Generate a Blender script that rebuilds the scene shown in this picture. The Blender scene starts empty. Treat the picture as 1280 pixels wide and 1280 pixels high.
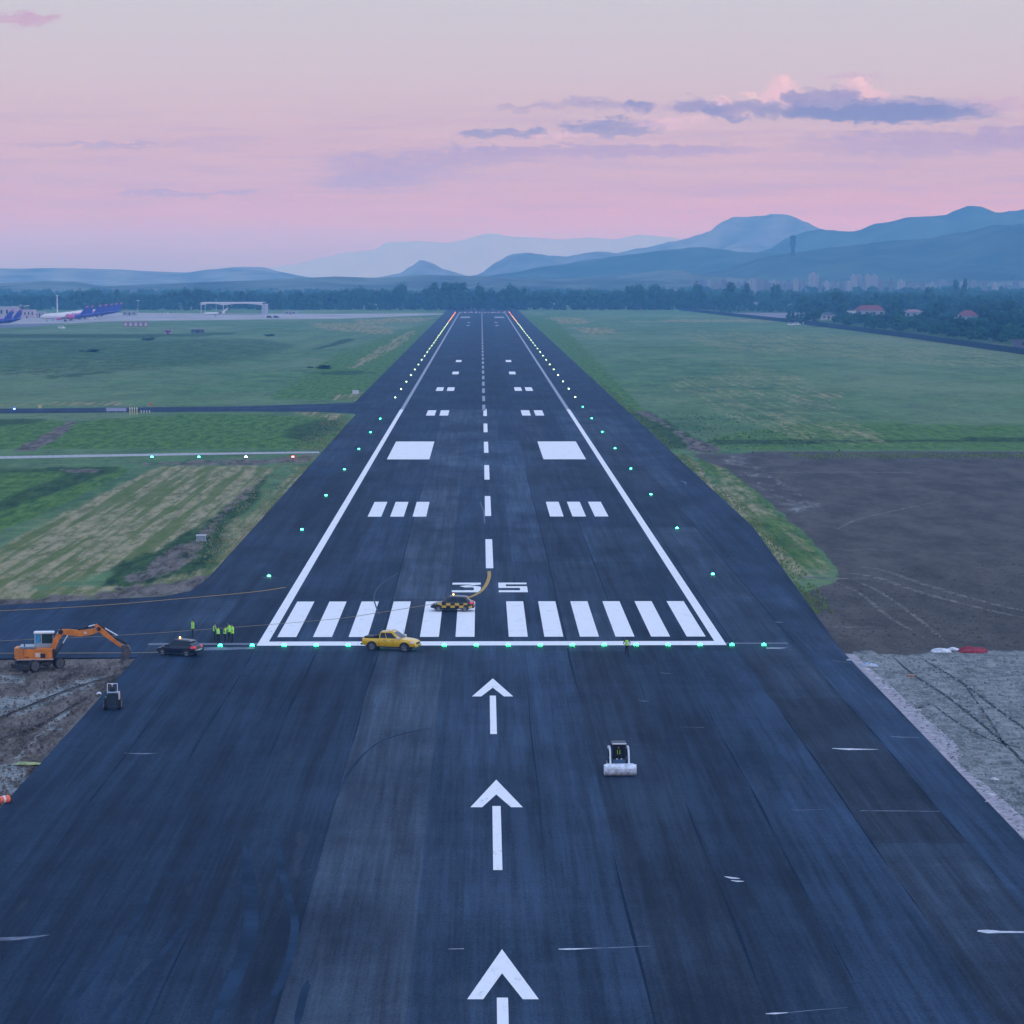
import bpy, bmesh, math, random
import numpy as np
from mathutils import Vector, Matrix
R = math.radians
random.seed(7)
S = bpy.context.scene
COL = S.collection

# ------------------------------------------------------------------ camera
FPX = 3500.0            # focal length in photo pixels (1280 wide)
CAMX, CAMZ = -1.0, 35.3
YAW = math.atan(38.5 / FPX)
PITCH = math.atan(295.0 / FPX)
cam = bpy.data.cameras.new('camera')
cam.sensor_width = 36.0
cam.lens = 36.0 * FPX / 1280.0
cam.clip_start = 1.0
cam.clip_end = 60000.0
camo = bpy.data.objects.new('camera', cam)
COL.objects.link(camo)
camo.location = (CAMX, 0, CAMZ)
camo.rotation_euler = (R(90) - PITCH, 0, -YAW)
S.camera = camo

# ------------------------------------------------------------------ exposure
S.view_settings.view_transform = 'Standard'
S.view_settings.look = 'None'
S.view_settings.exposure = 0.0
S.view_settings.gamma = 1.0
S.cycles.use_denoising = True
S.cycles.max_bounces = 6
S.cycles.transparent_max_bounces = 12
S.cycles.volume_bounces = 2
S.cycles.sample_clamp_indirect = 6.0

# ------------------------------------------------------------------ sun
SUN_EL, SUN_AZ = R(9), R(118)      # low behind thin air, to the right and a little behind
sun = bpy.data.lights.new('sun', 'SUN')
sun.energy = 0.55
sun.angle = R(22)
sun.color = (1.0, 0.80, 0.74)
suno = bpy.data.objects.new('sun', sun)
COL.objects.link(suno)
sd = Vector((math.sin(SUN_AZ) * math.cos(SUN_EL), math.cos(SUN_AZ) * math.cos(SUN_EL), math.sin(SUN_EL)))
suno.rotation_euler = (-sd).to_track_quat('-Z', 'Y').to_euler()

# ------------------------------------------------------------------ node helpers
class NT:
    def __init__(s, tree):
        s.t = tree
        tree.nodes.clear()
    def n(s, typ, **kw):
        nd = s.t.nodes.new(typ)
        for k, v in kw.items():
            if k.startswith('i_'):
                nd.inputs[k[2:].replace('_', ' ')].default_value = v
            else:
                setattr(nd, k, v)
        return nd
    def l(s, a, b): s.t.links.new(a, b)
    def put(s, sock, v):
        if isinstance(v, bpy.types.NodeSocket): s.l(v, sock)
        else: sock.default_value = v
    def m(s, op, a, b=None, c=None, clamp=False):
        nd = s.n('ShaderNodeMath', operation=op, use_clamp=clamp)
        s.put(nd.inputs[0], a)
        if b is not None: s.put(nd.inputs[1], b)
        if c is not None: s.put(nd.inputs[2], c)
        return nd.outputs[0]
    def ss(s, v, a, b, lo=0.0, hi=1.0):
        nd = s.n('ShaderNodeMapRange', interpolation_type='SMOOTHSTEP')
        s.put(nd.inputs[0], v)
        for i, q in enumerate((a, b, lo, hi)): s.put(nd.inputs[1 + i], q)
        return nd.outputs[0]
    def mix(s, f, a, b, mode='MIX'):
        nd = s.n('ShaderNodeMix', data_type='RGBA', blend_type=mode)
        s.put(nd.inputs[0], f)
        for i, q in ((6, a), (7, b)):
            if not isinstance(q, bpy.types.NodeSocket) and len(q) == 3: q = (*q, 1)
            s.put(nd.inputs[i], q)
        return nd.outputs[2]
    def xyz(s, v):
        nd = s.n('ShaderNodeSeparateXYZ'); s.l(v, nd.inputs[0]); return nd.outputs
    def cxyz(s, x, y, z=0.0):
        nd = s.n('ShaderNodeCombineXYZ')
        for i, q in enumerate((x, y, z)): s.put(nd.inputs[i], q)
        return nd.outputs[0]
    def vmul(s, v, k):
        nd = s.n('ShaderNodeVectorMath', operation='MULTIPLY'); s.l(v, nd.inputs[0]); nd.inputs[1].default_value = k
        return nd.outputs[0]
    def noise(s, v, scale=1.0, detail=3.0, rough=0.5, dist=0.0):
        nd = s.n('ShaderNodeTexNoise'); s.l(v, nd.inputs['Vector'])
        nd.inputs['Scale'].default_value = scale; nd.inputs['Detail'].default_value = detail
        nd.inputs['Roughness'].default_value = rough; nd.inputs['Distortion'].default_value = dist
        return nd.outputs[0]

def smin(c):  # sRGB 0-255 -> linear
    return tuple(((v / 255) / 12.92 if v / 255 <= 0.04045 else ((v / 255 + 0.055) / 1.055) ** 2.4) for v in c)

# ------------------------------------------------------------------ world: dusk sky + clouds (by direction)
world = bpy.data.worlds.new('World'); S.world = world; world.use_nodes = True
w = NT(world.node_tree)
tc = w.n('ShaderNodeTexCoord')
X, Y, Z = w.xyz(tc.outputs['Generated'])
ysafe = w.m('MAXIMUM', w.m('ABSOLUTE', Y), 0.02)
U = w.m('MULTIPLY_ADD', w.m('DIVIDE', X, ysafe), 3500.0, 601.5)
V = w.m('MULTIPLY_ADD', w.m('DIVIDE', Z, ysafe), -3500.0, 345.0)
rxy = w.m('SQRT', w.m('ADD', w.m('MULTIPLY', X, X), w.m('MULTIPLY', Y, Y)))
EL = w.m('MULTIPLY', w.m('ARCTAN2', Z, rxy), 57.29578)        # elevation in degrees
ramp = w.n('ShaderNodeValToRGB')
w.l(w.m('DIVIDE', EL, 12.0, clamp=True), ramp.inputs[0])
SKY = [  # elevation degrees, linear radiance of the low dusk sky
    (0.0, (0.50, 0.24, 0.24)), (0.4, (0.60, 0.28, 0.28)), (1.05, (0.80, 0.37, 0.22)), (2.0, (0.67, 0.43, 0.42)),
    (3.2, (0.66, 0.49, 0.50)), (4.0, (0.66, 0.55, 0.57)), (5.5, (0.62, 0.60, 0.64)), (11.5, (0.42, 0.60, 0.90))]
cr = ramp.color_ramp
cr.interpolation = 'LINEAR'
while len(cr.elements) < len(SKY): cr.elements.new(0.5)
for e, (el, c) in zip(cr.elements, SKY):
    e.position = el / 12.0; e.color = (*[v for v in c], 1)
low = ramp.outputs[0]
# left-right warmth: a touch greyer to the left, pinker to the right
side = w.ss(U, 100.0, 1300.0)
low = w.mix(w.m('MULTIPLY', w.ss(V, 180.0, 345.0), 1.0), low, w.mix(side, w.mix(1.0, low, (0.80, 0.95, 1.05), 'MULTIPLY'), w.mix(1.0, low, (1.04, 1.0, 0.98), 'MULTIPLY')))
wv = w.cxyz(w.m('MULTIPLY', U, 0.01), w.m('MULTIPLY', V, 0.04))
n1 = w.noise(wv, 1.6, 6.0, 0.62)
n2 = w.noise(w.vmul(wv, (1.0, 1.0, 1.0)), 4.1, 6.0, 0.65)
n3 = w.noise(w.cxyz(w.m('MULTIPLY', U, 0.045), w.m('MULTIPLY', V, 0.06), 3.0), 1.0, 6.0, 0.6)
low = w.mix(w.m('MULTIPLY', w.ss(n1, 0.4, 0.75), 0.10), low, w.mix(1.0, low, (0.86, 0.86, 0.98), 'MULTIPLY'))
Uw = w.m('MULTIPLY_ADD', w.m('SUBTRACT', n1, 0.5), 110.0, U)
Vw = w.m('ADD', w.m('MULTIPLY_ADD', w.m('SUBTRACT', n2, 0.5), 30.0, V), w.m('MULTIPLY', w.m('SUBTRACT', n3, 0.5), 26.0))
texm = w.m('MULTIPLY', w.ss(n2, 0.28, 0.58, 0.66, 1.0), w.ss(n3, 0.28, 0.58, 0.74, 1.0))
n4 = w.noise(w.cxyz(w.m('MULTIPLY', U, 0.05), w.m('MULTIPLY', V, 0.07), 9.0), 1.0, 6.0, 0.62)
n5 = w.noise(w.cxyz(w.m('MULTIPLY', U, 0.05), w.m('MULTIPLY', V, 0.07), 29.0), 1.0, 6.0, 0.62)
Up = w.m('MULTIPLY_ADD', w.m('SUBTRACT', n4, 0.5), 46.0, U); Vp = w.m('MULTIPLY_ADD', w.m('SUBTRACT', n5, 0.5), 34.0, V)
def cloud(cx, cy, rx, ry, lo=0.0, hi=0.7, warp=1.0, flat=False):
    uu = w.m('DIVIDE', w.m('SUBTRACT', Uw if warp else U, cx), rx)
    vv = w.m('DIVIDE', w.m('SUBTRACT', Vw if warp else V, cy), ry)
    if flat:   # flat underside: the lower half is pressed
        below = w.m('GREATER_THAN', vv, 0.0)
        vv = w.m('MULTIPLY', vv, w.m('MULTIPLY_ADD', below, 0.9, 1.0))
    q = w.m('SUBTRACT', 1.0, w.m('ADD', w.m('MULTIPLY', uu, uu), w.m('MULTIPLY', vv, vv)))
    return w.m('MULTIPLY', w.ss(q, lo, hi), texm)
sky = low
def puff(cx, cy, rx, ry, lo=0.0, hi=0.5):
    uu = w.m('DIVIDE', w.m('SUBTRACT', Up, cx), rx); vv = w.m('DIVIDE', w.m('SUBTRACT', Vp, cy), ry)
    q = w.m('SUBTRACT', 1.0, w.m('ADD', w.m('MULTIPLY', uu, uu), w.m('MULTIPLY', vv, vv)))
    return w.ss(q, lo, hi)
def lay(mask, colr, k):
    global sky
    sky = w.mix(w.m('MULTIPLY', mask, k), sky, colr)
PALE, MAUVE, DARK, PINK = (0.60, 0.40, 0.54), (0.38, 0.30, 0.48), (0.22, 0.21, 0.42), (0.86, 0.56, 0.60)
for c in [(500, 207, 120, 20), (465, 228, 85, 14), (600, 196, 80, 13), (240, 243, 120, 5)]: lay(cloud(*c, 0, 0.9), (0.42, 0.31, 0.50), 0.78)
for c in [(770, 190, 210, 10), (1140, 180, 190, 19), (1270, 172, 70, 16)]: lay(cloud(*c, 0, 0.8), (0.44, 0.31, 0.49), 0.78)
for c in [(120, 183, 130, 4.5), (660, 137, 60, 5), (735, 131, 60, 7)]: lay(cloud(*c, 0, 0.9, 1), MAUVE, 0.6)
lay(cloud(35, 29, 50, 12, 0, 0.9), (0.58, 0.30, 0.46), 0.7)
for c in [(630, 168, 70, 8), (770, 161, 80, 13)]: lay(cloud(*c, 0, 0.8), (0.28, 0.25, 0.45), 0.9)
lay(cloud(830, 157, 60, 10, 0, 1.0), PINK, 0.35)
lay(cloud(1235, 134, 55, 13, 0, 0.9), PALE, 0.7)
lay(cloud(880, 136, 80, 12, 0, 0.9), MAUVE, 0.55)
lay(puff(797, 136, 32, 9, 0, 0.9), MAUVE, 0.75); lay(puff(745, 133, 40, 4, 0, 1.0), MAUVE, 0.5)
lay(puff(1060, 98, 46, 6, 0, 0.9), PALE, 0.55)
for c in [(978, 112, 24, 20), (968, 124, 26, 16), (1070, 113, 25, 17), (1086, 122, 22, 12)]: lay(puff(*c, 0, 0.7), PINK, 0.72)
for c in [(1024, 126, 56, 15), (992, 128, 22, 12), (1050, 124, 28, 14), (944, 136, 34, 11), (900, 139, 34, 14), (868, 136, 28, 9)]: lay(puff(*c, 0, 0.9), (0.34, 0.28, 0.47), 0.88)
for c in [(980, 105, 12, 9), (1074, 106, 13, 8), (935, 122, 12, 5), (905, 127, 16, 5)]: lay(puff(*c, 0, 1.0), (1.00, 0.66, 0.66), 0.5)
n6 = w.noise(w.cxyz(w.m('MULTIPLY', U, 0.005), w.m('MULTIPLY', V, 0.07), 5.0), 1.0, 7.0, 0.65)
lay(w.m('MULTIPLY', w.ss(n6, 0.46, 0.66), w.m('MULTIPLY', w.ss(V, 120, 170), w.ss(V, 300, 240))), (0.50, 0.34, 0.53), 0.42)
lay(w.m('MULTIPLY', w.ss(n6, 0.50, 0.34), w.ss(V, 40, 200)), (0.86, 0.56, 0.60), 0.16)
lay(cloud(1108, 144, 165, 23, 0.0, 0.8, 1, True), DARK, 0.92)
lay(puff(1078, 142, 152, 15, 0.0, 0.7), (0.22, 0.215, 0.42), 0.85)
for c in [(1140, 130, 70, 7), (1040, 132, 50, 7), (960, 134, 24, 5), (1195, 131, 34, 6)]: lay(puff(*c, 0, 1.0), (0.46, 0.37, 0.53), 0.55)
for c in [(820, 158, 34, 8), (865, 152, 40, 4), (700, 172, 60, 3)]: lay(puff(*c, 0, 1.0), (0.92, 0.60, 0.66), 0.4)
for c in [(890, 138, 26, 9), (795, 134, 24, 6), (915, 150, 30, 5)]: lay(puff(*c, 0, 1.0), (0.26, 0.24, 0.44), 0.7)
# upper dome: physical dusk sky, cool blue light from above
st = w.n('ShaderNodeTexSky', sky_type='NISHITA')
st.sun_disc = False; st.sun_elevation = R(4); st.sun_rotation = SUN_AZ
st.air_density = 1.0; st.dust_density = 0.6; st.ozone_density = 3.0
upn = w.mix(0.80, w.mix(1.0, st.outputs[0], (1.0, 1.0, 1.0), 'MULTIPLY'), (8.2, 10.6, 16.6))
fac = w.ss(EL, 5.8, 16.0)
fin = w.mix(fac, sky, w.mix(1.0, upn, (0.10, 0.10, 0.10), 'MULTIPLY'))
fin = w.mix(w.ss(EL, -2.0, -0.5), (0.10, 0.16, 0.26), fin)
bg = w.n('ShaderNodeBackground'); w.l(fin, bg.inputs[0]); bg.inputs[1].default_value = 1.0
wo = w.n('ShaderNodeOutputWorld'); w.l(bg.outputs[0], wo.inputs[0])
world.cycles.sampling_method = 'MANUAL'; world.cycles.sample_map_resolution = 512

# ------------------------------------------------------------------ projection helpers
_F = np.array([math.sin(YAW) * math.cos(PITCH), math.cos(YAW) * math.cos(PITCH), -math.sin(PITCH)])
_R = np.array([math.cos(YAW), -math.sin(YAW), 0.0])
_U = np.cross(_R, _F)
def gp(px, py, z=0.0):
    """ground point (X, Y) whose image falls at a photo pixel"""
    r = _F * FPX + _R * (px - 640.0) + _U * (640.0 - py)
    k = (z - CAMZ) / r[2]
    return (CAMX + r[0] * k, r[1] * k)
def at(px, Yd):
    """X at distance Yd seen at photo column px"""
    return CAMX + (px - 601.5) / FPX * Yd
def ztop(py, Yd):
    return CAMZ + (345.0 - py) / FPX * Yd

# ------------------------------------------------------------------ material helpers
MATS = {}
def mat(name, c, rough=0.6, metal=0.0, var=0.12, scale=3.0, spec=0.4, emit=None, es=0.0, alpha=1.0, bump=0.0, coat=0.0):
    if name in MATS: return MATS[name]
    m = bpy.data.materials.new(name); m.use_nodes = True
    t = NT(m.node_tree)
    b = t.n('ShaderNodeBsdfPrincipled'); o = t.n('ShaderNodeOutputMaterial'); t.l(b.outputs[0], o.inputs[0])
    tcn = t.n('ShaderNodeTexCoord')
    nz = t.noise(tcn.outputs['Object'], scale, 5.0, 0.6)
    f = t.ss(nz, 0.3, 0.7)
    lo = tuple(v * (1 - var) for v in c); hi = tuple(min(1, v * (1 + var)) for v in c)
    t.l(t.mix(f, lo, hi), b.inputs['Base Color'])
    b.inputs['Roughness'].default_value = rough; b.inputs['Metallic'].default_value = metal
    b.inputs['Specular IOR Level'].default_value = spec; b.inputs['Alpha'].default_value = alpha
    b.inputs['Coat Weight'].default_value = coat
    if emit:
        b.inputs['Emission Color'].default_value = (*emit, 1); b.inputs['Emission Strength'].default_value = es
    if bump:
        bp = t.n('ShaderNodeBump'); bp.inputs['Strength'].default_value = bump; t.l(nz, bp.inputs['Height']); t.l(bp.outputs[0], b.inputs['Normal'])
    MATS[name] = m
    return m

# ------------------------------------------------------------------ mesh builder
class MB:
    def __init__(s): s.v = []; s.f = []; s.mi = []; s.cur = 0
    def add(s, vs, fs, mi=None):
        o = len(s.v); s.v += [tuple(v) for v in vs]
        for f in fs: s.f.append(tuple(o + i for i in f)); s.mi.append(s.cur if mi is None else mi)
        return s
    def box(s, x0, x1, y0, y1, z0, z1, mi=None):
        return s.add([(x0,y0,z0),(x1,y0,z0),(x1,y1,z0),(x0,y1,z0),(x0,y0,z1),(x1,y0,z1),(x1,y1,z1),(x0,y1,z1)],
                     [(0,3,2,1),(4,5,6,7),(0,1,5,4),(1,2,6,5),(2,3,7,6),(3,0,4,7)], mi)
    def hexa(s, lo, hi, mi=None):   # 4 lower corners ccw, 4 upper corners
        return s.add(list(lo) + list(hi), [(0,3,2,1),(4,5,6,7),(0,1,5,4),(1,2,6,5),(2,3,7,6),(3,0,4,7)], mi)
    def prism(s, pts, y0, y1, mi=None):     # pts in x,z extruded in y
        n = len(pts)
        return s.add([(x,y0,z) for x,z in pts] + [(x,y1,z) for x,z in pts],
                     [tuple(range(n))] + [tuple(reversed(range(n, 2*n)))] + [((i+1)%n, i, n+i, n+(i+1)%n) for i in range(n)], mi)
    def flat(s, pts, z, mi=None):
        return s.add([(x,y,z) for x,y in pts], [tuple(range(len(pts)))], mi)
    def rect(s, x0, x1, y0, y1, z, mi=None): return s.flat([(x0,y0),(x1,y0),(x1,y1),(x0,y1)], z, mi)
    def tube(s, p, q, r0, r1=None, n=8, mi=None, cap=True):
        r1 = r0 if r1 is None else r1
        p = Vector(p); q = Vector(q); d = (q - p).normalized()
        a = d.orthogonal().normalized(); b = d.cross(a)
        vs = []
        for c, r in ((p, r0), (q, r1)):
            for i in range(n):
                t = 2 * math.pi * i / n
                vs.append(c + a * (r * math.cos(t)) + b * (r * math.sin(t)))
        fs = [(i, (i+1)%n, n+(i+1)%n, n+i) for i in range(n)]
        if cap: fs += [tuple(reversed(range(n))), tuple(range(n, 2*n))]
        return s.add(vs, fs, mi)
    def ell(s, c, rx, ry, rz, nu=10, nv=6, half=False, mi=None):
        vs = []; fs = []
        a0 = 0.0 if half else -math.pi/2
        for j in range(nv + 1):
            t = a0 + (math.pi/2 - a0) * j / nv
            for i in range(nu):
                u = 2*math.pi*i/nu
                vs.append((c[0]+rx*math.cos(t)*math.cos(u), c[1]+ry*math.cos(t)*math.sin(u), c[2]+rz*math.sin(t)))
        for j in range(nv):
            for i in range(nu): fs.append((j*nu+i, j*nu+(i+1)%nu, (j+1)*nu+(i+1)%nu, (j+1)*nu+i))
        return s.add(vs, fs, mi)
    def loft(s, rings, mi=None, cap=True):
        n = len(rings[0]); vs = [p for r in rings for p in r]; fs = []; ms = []
        for j in range(len(rings)-1):
            for i in range(n): fs.append((j*n+i, j*n+(i+1)%n, (j+1)*n+(i+1)%n, (j+1)*n+i))
        if cap: fs += [tuple(reversed(range(n))), tuple(range((len(rings)-1)*n, len(rings)*n))]
        return s.add(vs, fs, mi)
    def ribbon(s, pts, wd, z, mi=None):
        vs = []; n = len(pts)
        for i, (x, y) in enumerate(pts):
            a = pts[max(0, i-1)]; b = pts[min(n-1, i+1)]
            d = Vector((b[0]-a[0], b[1]-a[1])); d.normalize()
            wi = wd[i] if isinstance(wd, (list, tuple)) else wd
            vs += [(x - d.y*wi/2*-1*-1, y + d.x*wi/2, z), (x + d.y*wi/2, y - d.x*wi/2, z)]
        return s.add(vs, [(2*i+1, 2*i+3, 2*i+2, 2*i) for i in range(n-1)], mi)
    def build(s, name, mats, parent=None, smooth=False, bevel=0.0, loc=None):
        me = bpy.data.meshes.new(name); me.from_pydata(s.v, [], s.f)
        if not isinstance(mats, (list, tuple)): mats = [mats]
        for m in mats: me.materials.append(m)
        me.polygons.foreach_set('material_index', s.mi)
        bm = bmesh.new(); bm.from_mesh(me)
        if bevel:
            bmesh.ops.remove_doubles(bm, verts=bm.verts, dist=1e-5)
            bmesh.ops.bevel(bm, geom=[e for e in bm.edges if e.calc_face_angle(0) > 0.5], offset=bevel, segments=2, affect='EDGES', clamp_overlap=True)
        if smooth != 'keep': bmesh.ops.recalc_face_normals(bm, faces=bm.faces)
        bm.to_mesh(me); bm.free()
        if smooth is True:
            me.polygons.foreach_set('use_smooth', [True] * len(me.polygons))
            try: me.set_sharp_from_angle(angle=R(38))
            except Exception: pass
        o = bpy.data.objects.new(name, me); COL.objects.link(o)
        if parent: o.parent = parent
        if loc: o.location = loc
        return o
def flatbuild(mb, name, m, z_up=True):
    """sheet lying on the ground, normals up"""
    o = mb.build(name, m, smooth='keep')
    me = o.data
    bm = bmesh.new(); bm.from_mesh(me)
    for f in bm.faces:
        if f.normal.z < 0: f.normal_flip()
    bm.to_mesh(me); bm.free()
    return o
def tag(o, label=None, cat=None, group=None, kind=None):
    if label: o['label'] = label
    if cat: o['category'] = cat
    if group: o['group'] = group
    if kind: o['kind'] = kind
    return o
def thing(name, label, cat, loc=(0,0,0), rz=0.0, group=None):
    o = bpy.data.objects.new(name, None); COL.objects.link(o)
    o.empty_display_size = 0.3
    o.location = loc; o.rotation_euler = (0, 0, rz)
    return tag(o, label, cat, group)
def struct(o): o['kind'] = 'structure'; return o
def kids(o): return [c for c in bpy.data.objects if c.parent == o]
def dup(o, loc, rz=None, label=None, group=None, scale=None):
    def cp(a, par):
        c = a.copy(); COL.objects.link(c)
        if par: c.parent = par
        for k in TREE.get(a.name, []) if a.name in TREE else kids(a): cp(k, c)
        return c
    c = cp(o, None); c.location = loc
    if rz is not None: c.rotation_euler = (0, 0, rz)
    if label: c['label'] = label
    if group: c['group'] = group
    if scale: c.scale = scale
    return c
TREE = {}
def cache(o):
    """remember the children of a prototype so copying it is quick"""
    TREE[o.name] = kids(o)
    for k in TREE[o.name]: cache(k)
ORD = ('first second third fourth fifth sixth seventh eighth ninth tenth eleventh twelfth thirteenth fourteenth fifteenth '
       'sixteenth seventeenth eighteenth nineteenth twentieth').split()
TENS = {20: 'twenty', 30: 'thirty', 40: 'forty'}
def ordw(n):
    if n <= 20: return ORD[n-1]
    t = n // 10 * 10
    return {30: 'thirtieth', 40: 'fortieth'}[t] if n == t else TENS[t] + '-' + ORD[n - t - 1]

# ================================================================== GROUND (one sheet to the horizon)
def pip(px, py, poly):
    ins = np.zeros(px.shape, bool); n = len(poly)
    for i in range(n):
        x0, y0 = poly[i]; x1, y1 = poly[(i+1) % n]
        if y0 == y1: continue
        c = ((y0 > py) != (y1 > py)) & (px < (x1-x0)*(py-y0)/(y1-y0)+x0)
        ins ^= c
    return ins
def blur(a, k=1):
    for _ in range(k):
        p = np.pad(a, 1, mode='edge')
        a = (p[1:-1,1:-1]*2 + p[:-2,1:-1] + p[2:,1:-1] + p[1:-1,:-2] + p[1:-1,2:]) / 6
    return a
pxs = np.array([-90000,-40000,-15000,-6000,-3000,-1500,-800] + list(range(-420, 1720, 8)) + [2100,3000,4500,8000,17000,42000,90000], float)
pys = np.array([3200,2200,1800,1600,1500,1420] + list(np.arange(1360, 620, -5.0)) + list(np.arange(620, 470, -3.0)) + list(np.arange(470, 388, -2.0)) + list(np.arange(388, 366, -2.0)) + [364,362,360,358,356,354.5,353], float)
PX, PY = np.meshgrid(pxs, pys)
# cover masks drawn as patches of ground; A=(dry, earth, weeds)  B=(gravel, bare field, lush)
Mk = {k: np.zeros(PX.shape) for k in 'dry earth weed gravel field lush'.split()}
def patch(kind, val, poly, k=1):
    a = blur(pip(PX, PY, poly).astype(float) * val, k)
    Mk[kind] = np.maximum(Mk[kind], a)
def cut(kind, poly, k=1):
    Mk[kind] *= 1 - blur(pip(PX, PY, poly).astype(float), k)
# --- left fields
patch('dry', .80, [(-300,760),(-40,705),(60,652),(150,606),(200,583),(345,583),(300,622),(262,650),(190,690),(100,726),(0,742)], 2)
patch('dry', .62, [(300,660),(345,615),(372,583),(398,578),(372,612),(330,660),(285,712),(262,700)], 1)
patch('dry', .70, [(-60,748),(30,738),(90,730),(150,735),(250,712),(310,690),(290,716),(240,742),(100,750),(-60,772)], 1)
patch('weed', .66, [(262,640),(300,612),(322,592),(340,588),(322,630),(290,662),(275,700),(320,690),(252,740),(110,748),(140,712),(120,700),(180,676),(215,660)], 2)
patch('earth', .52, [(238,672),(272,640),(300,612),(318,592),(334,590),(312,622),(283,650),(258,676),(248,700),(215,722),(160,735),(150,722),(190,702),(205,684)], 1)
patch('earth', .66, [(-60,752),(110,742),(200,728),(262,716),(318,690),(252,742),(150,751),(-60,766)], 1)
patch('dry', .50, [(285,655),(330,620),(372,583),(398,578),(345,640),(290,712),(250,722),(262,690)], 1)
patch('weed', .72, [(132,690),(190,668),(250,655),(275,632),(260,620),(205,648),(150,680)], 1)
patch('weed', .60, [(230,632),(300,600),(320,590),(260,600),(190,640)], 1)
patch('lush', .85, [(-400,700),(-60,690),(60,640),(170,586),(-100,588),(-400,600)], 2)
patch('weed', .62, [(-300,592),(100,583),(160,584),(40,628),(-80,672),(-70,660),(20,615),(90,590)], 1)
patch('earth', .52, [(150,577),(330,573),(405,566),(380,580),(200,584)], 0)
patch('earth', .55, [(75,586),(125,586),(120,592),(80,592)], 0)
patch('lush', .75, [(-300,568),(60,562),(200,562),(420,560),(440,520),(250,516),(120,524),(-300,530)], 2)
patch('earth', .62, [(10,566),(60,540),(85,526),(98,524),(80,545),(40,566)], 0)
patch('weed', .58, [(352,534),(385,524),(440,520),(428,540),(388,558),(362,552),(340,545)], 4)
patch('weed', .60, [(-100,545),(40,530),(90,522),(-100,522)], 1)
patch('dry', .62, [(360,514),(438,516),(425,526),(380,520)], 0)
patch('dry', .55, [(-200,506),(150,502),(170,506),(-200,510)], 0)
patch('earth', .14, [(-500,425),(100,423),(330,421),(390,432),(300,455),(120,470),(-500,480)], 4)
for q in ([(-30,427),(95,425),(100,428),(-30,429)],[(-30,434),(45,433),(45,436),(-30,436)],[(80,438),(130,436),(130,440),(80,441)],[(420,463),(450,462),(450,465),(420,466)],[(60,470),(140,464),(142,466),(60,474)]): patch('weed', .52, q, 0)
patch('weed', .47, [(-500,425),(100,423),(330,421),(390,432),(300,455),(120,470),(-500,480)], 4)
patch('weed', .33, [(-500,455),(60,440),(200,430),(330,425),(380,440),(300,455),(150,475),(-500,490)], 4)
patch('weed', .64, [(-500,418),(0,416),(140,418),(260,416),(330,416),(250,421),(100,424),(-500,424)], 1)
patch('weed', .62, [(380,466),(450,462),(470,466),(420,470)], 0)
patch('weed', .64, [(440,420),(372,440),(410,436),(450,425)], 1)
patch('dry', .70, [(440,399),(520,397),(545,397),(530,402),(450,406)], 0)
patch('dry', .58, [(380,404),(440,402),(500,410),(490,420),(400,412)], 1)
patch('dry', .60, [(420,494),(450,490),(475,484),(470,497),(445,502),(415,502)], 0)
patch('lush', .60, [(330,500),(420,440),(530,402),(552,398),(500,470),(470,497),(430,502)], 2)
patch('dry', .56, [(505,430),(520,415),(512,412),(430,460),(440,462)], 0)
# --- right fields
patch('dry', .62, [(680,397),(722,396),(745,402),(735,406),(700,404)], 0)
patch('dry', .62, [(712,410),(760,408),(775,416),(740,420)], 0)
patch('dry', .60, [(770,401),(960,398),(1090,400),(930,403),(780,404)], 0)
patch('dry', .36, [(880,440),(1010,470),(1130,560),(1000,556),(900,520),(830,490),(820,470),(900,470)], 3)
patch('dry', .56, [(1013,490),(1060,490),(1060,498),(1020,498)], 1)
patch('dry', .38, [(820,410),(1060,415),(1290,430),(1600,450),(1600,475),(1200,460),(900,440)], 3)
patch('lush', .85, [(655,396),(690,396),(800,505),(820,535),(835,552),(880,558),(790,540),(745,480),(700,436)], 2)
patch('lush', .55, [(1000,525),(1720,535),(1720,562),(900,566),(870,548)], 2)
patch('weed', .80, [(1720,548),(1180,552),(900,556),(888,551),(1100,549),(1720,543)], 0)
patch('weed', .75, [(778,512),(812,513),(850,535),(880,552),(905,560),(880,566),(830,560),(798,535)], 1)
patch('earth', .62, [(780,512),(815,514),(842,533),(880,552),(902,558),(905,567),(862,566),(848,545),(818,528)], 1)
patch('dry', .84, [(828,566),(862,570),(892,606),(925,622),(958,660),(985,700),(972,712),(942,680),(905,640),(868,606)], 1)
patch('weed', .40, [(862,568),(898,572),(960,626),(1010,672),(1048,716),(1030,722),(985,735),(975,705),(930,645)], 1)
patch('dry', .42, [(862,568),(898,572),(960,626),(1010,672),(1048,716),(1030,722),(985,735),(975,705),(930,645)], 1)
patch('lush', .70, [(862,568),(898,572),(960,626),(1010,672),(1048,716),(1000,712),(980,690),(930,640)], 1)
patch('field', 1.0, [(868,569),(1000,563),(1800,565),(1800,830),(1040,826),(1035,790),(1018,772),(1002,742),(1050,726),(1052,716),(1012,672),(960,626),(905,584)], 1)
patch('gravel', .75, [(1058,812),(1130,818),(1190,812),(1800,820),(1800,1420),(1420,1400),(1280,1052),(1150,915),(1075,835)], 1)
patch('earth', .55, [(1240,960),(1800,1000),(1800,1300),(1300,1075),(1225,985)], 2)
patch('weed', .95, [(860,380),(900,381),(1700,384),(1700,500),(1285,442),(1235,436),(1150,423),(1020,408),(930,396)], 1)
patch('gravel', .36, [(885,570),(935,568),(1000,610),(1050,640),(1000,648),(960,625)], 1)
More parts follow.
